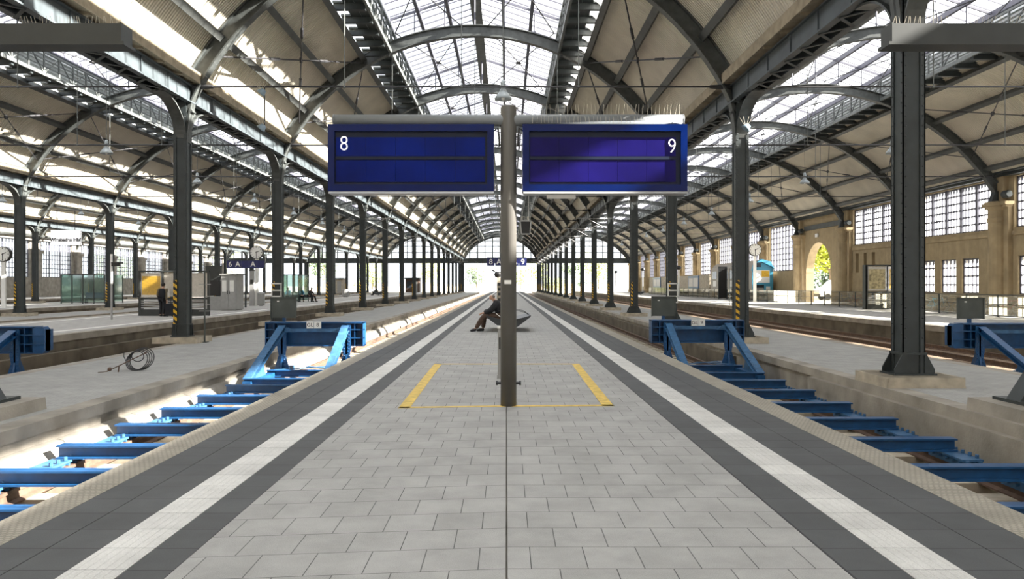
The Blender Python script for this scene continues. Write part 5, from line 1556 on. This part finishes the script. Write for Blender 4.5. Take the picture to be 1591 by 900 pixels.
# ------------------------------------------------------------------ outside: vehicles, trees, masts
def van(x, y, L, h, label, ornt=0):
    T = thing('white_van', label, 'van', (x, y, -0.03))
    p = [(x, .35), (x, 1.0), (x + .15, 1.15), (x + .9, 1.3), (x + 1.5, h - .15), (x + 1.8, h), (x + L - .25, h), (x + L - .05, h - .2), (x + L, .9), (x + L, .35)]
    MB().prism(p, y, y + 1.8).build('body', M['carwhite'], T)
    for a, b in ((x + 1.45, x + 2.3), (x + 2.45, x + 3.3), (x + 3.4, x + L - .3)):
        MB().prism([(a, 1.3), (b, 1.3), (b - .05, h - .3), (a + .25, h - .3)], y - .01, y + 1.81).build('window', M['darkglass'], T)
    for xx in (x + .9, x + L - .9):
        for yy in (y + .1, y + 1.7): MB().lathe([(.12, -.11), (.33, -.11), (.33, .11), (.12, .11)], (xx, yy, .30), 16, 'y').build('wheel', M['tyre'], T)
    m = MB(); m.box(x - .06, x + .1, y, y + 1.8, .35, .6); m.box(x + L - .1, x + L + .06, y, y + 1.8, .35, .6); m.build('bumper', M['darkgrey'], T)
van(32.4, 80.0, 5.0, 2.05, 'white van parked outside the stone archway')
van(36.5, 87.0, 4.4, 2.1, 'second white vehicle behind the van outside the archway')

def tree(x, y, h, r, nleaf, label, mat, name='leafy_tree', low=0.35, group='trees outside the station'):
    T = thing(name, label, 'tree', (x, y, -0.5), group=group)
    m = MB(); m.tube([(x, y, -0.5), (x + .1, y, h * .3), (x, y + .1, h * .7)], [h * .022, h * .018, h * .006], 8)
    for i in range(6):
        a = 2*PI*i/6 + .4; m.tube([(x, y, h * (.28 + .05 * i)), (x + r*.55*math.cos(a), y + r*.55*math.sin(a), h * (.5 + .06 * i))], [h*.009, h*.003], 6)
    m.build('trunk', M['bark'], T)
    m = MB(); rnd = random.Random(int(x * 10 + y))
    lobes = [(rnd.uniform(-.6, .6) * r, rnd.uniform(-.6, .6) * r, rnd.uniform(h * low + r*.2, h - r * .35), rnd.uniform(.32, .6) * r) for _ in range(16)]
    ls = r * 0.055 + 0.05
    for i in range(nleaf):
        lx, ly, lz, lr = lobes[i % 16]
        v = Vector((rnd.gauss(0, 1), rnd.gauss(0, 1), rnd.gauss(0, 1))).normalized() * lr * rnd.uniform(.55, 1.05)
        c = Vector((x + lx, y + ly, lz)) + v
        a = Vector((rnd.uniform(-1, 1), rnd.uniform(-1, 1), rnd.uniform(-1, 1))).normalized() * ls
        b = a.orthogonal().normalized() * ls * .6
        m.add([c - a, c + b, c + a, c - b], [(0, 1, 2, 3)])
    tag(m.build('foliage', mat, T), kind='stuff')
tree(41.0, 98, 9.0, 4.2, 4200, 'bright sunlit leafy tree seen through the stone archway', M['leaf3'], low=.38)
tree(46.0, 125, 9, 6, 3500, 'dark green tree behind the bright one in the archway', M['leaf2'], low=0.05)
tree(56.0, 130, 9, 6, 3500, 'dark green tree right behind the archway van', M['leaf2'], low=0.05)
TX = [(-78, 330, 17), (-52, 300, 13), (-34, 350, 15), (-14, 360, 13), (6, 330, 11), (14, 380, 14), (26, 300, 12), (38, 320, 16), (52, 290, 18), (70, 330, 18), (95, 340, 20), (-110, 300, 18), (-140, 280, 18)]
for i, (x, y, h) in enumerate(TX):
    tree(x, y, h, h * .48, 1500, 'hazy green tree beyond the end of the hall, %s from the left' % ('leftmost one second third fourth fifth sixth seventh eighth ninth tenth eleventh twelfth'.split() + ['last'])[sorted(TX).index((x, y, h)) + (0 if sorted(TX).index((x, y, h)) == 0 else 1)] if False else 'hazy green tree beyond the end of the hall, %s' % ('left of the gable', 'by the second left arch', 'behind the left gable arch', 'left of the middle track', 'straight down the platform', 'behind the right white strip', 'right of the middle platform', 'behind the right column row', 'by the right gable arch', 'right of the gable', 'at the far right', 'at the far left', 'outermost on the left')[i],
         M['leaf'] if i % 3 else M['leaf2'], low=0.02)
for i, (x, y) in enumerate(((8.2, 172), (9.0, 185), (10.5, 178), (-40, 200), (-28, 210))):
    tree(x + 2, y, 3.2, 2.2, 900, 'low sunlit bush beyond the track end, %s' % ('nearest right', 'second right', 'third right', 'left one', 'second left')[i], M['leaf'], name='green_bush', low=.02, group='bushes beyond the track end')
for i, (x, y) in enumerate(((-7.3, 195), (-7.3, 235), (8.2, 200), (8.2, 245), (-24, 215), (-24, 260), (20, 220), (2.0, 270))):
    T = thing('catenary_mast', 'slim grey catenary mast beyond the hall, %s' % ('first left of the platform', 'second left of the platform', 'first right of the platform', 'second right of the platform', 'first by the left tracks', 'second by the left tracks', 'by the right side track', 'in line with the platform')[i], 'mast', (x, y, -0.5), group='catenary masts beyond the hall')
    m = MB(); m.box(x - .16, x + .16, y - .16, y + .16, -0.5, 8.5); m.build('mast', M['alu'], T)
    m = MB(); s_ = 1 if i % 2 == 0 else -1
    m.tube([(x, y, 7.2), (x + s_*2.6, y, 7.3)], .05, 6); m.tube([(x, y, 6.0), (x + s_*2.2, y, 7.2)], .05, 6); m.build('arm', M['alu'], T)
T = thing('signal_post', 'thin dark signal post with arrow shaped head beyond the left track', 'signal', (-7.6, 176, -0.5))
MB().tube([(-7.6, 176, -.5), (-7.6, 176, 6.0)], .06, 6).build('pole', M['steel'], T)
MB().prism([(-7.95, 3.4), (-7.25, 3.4), (-7.6, 2.7)], 175.95, 176.05).build('head', M['black'], T)
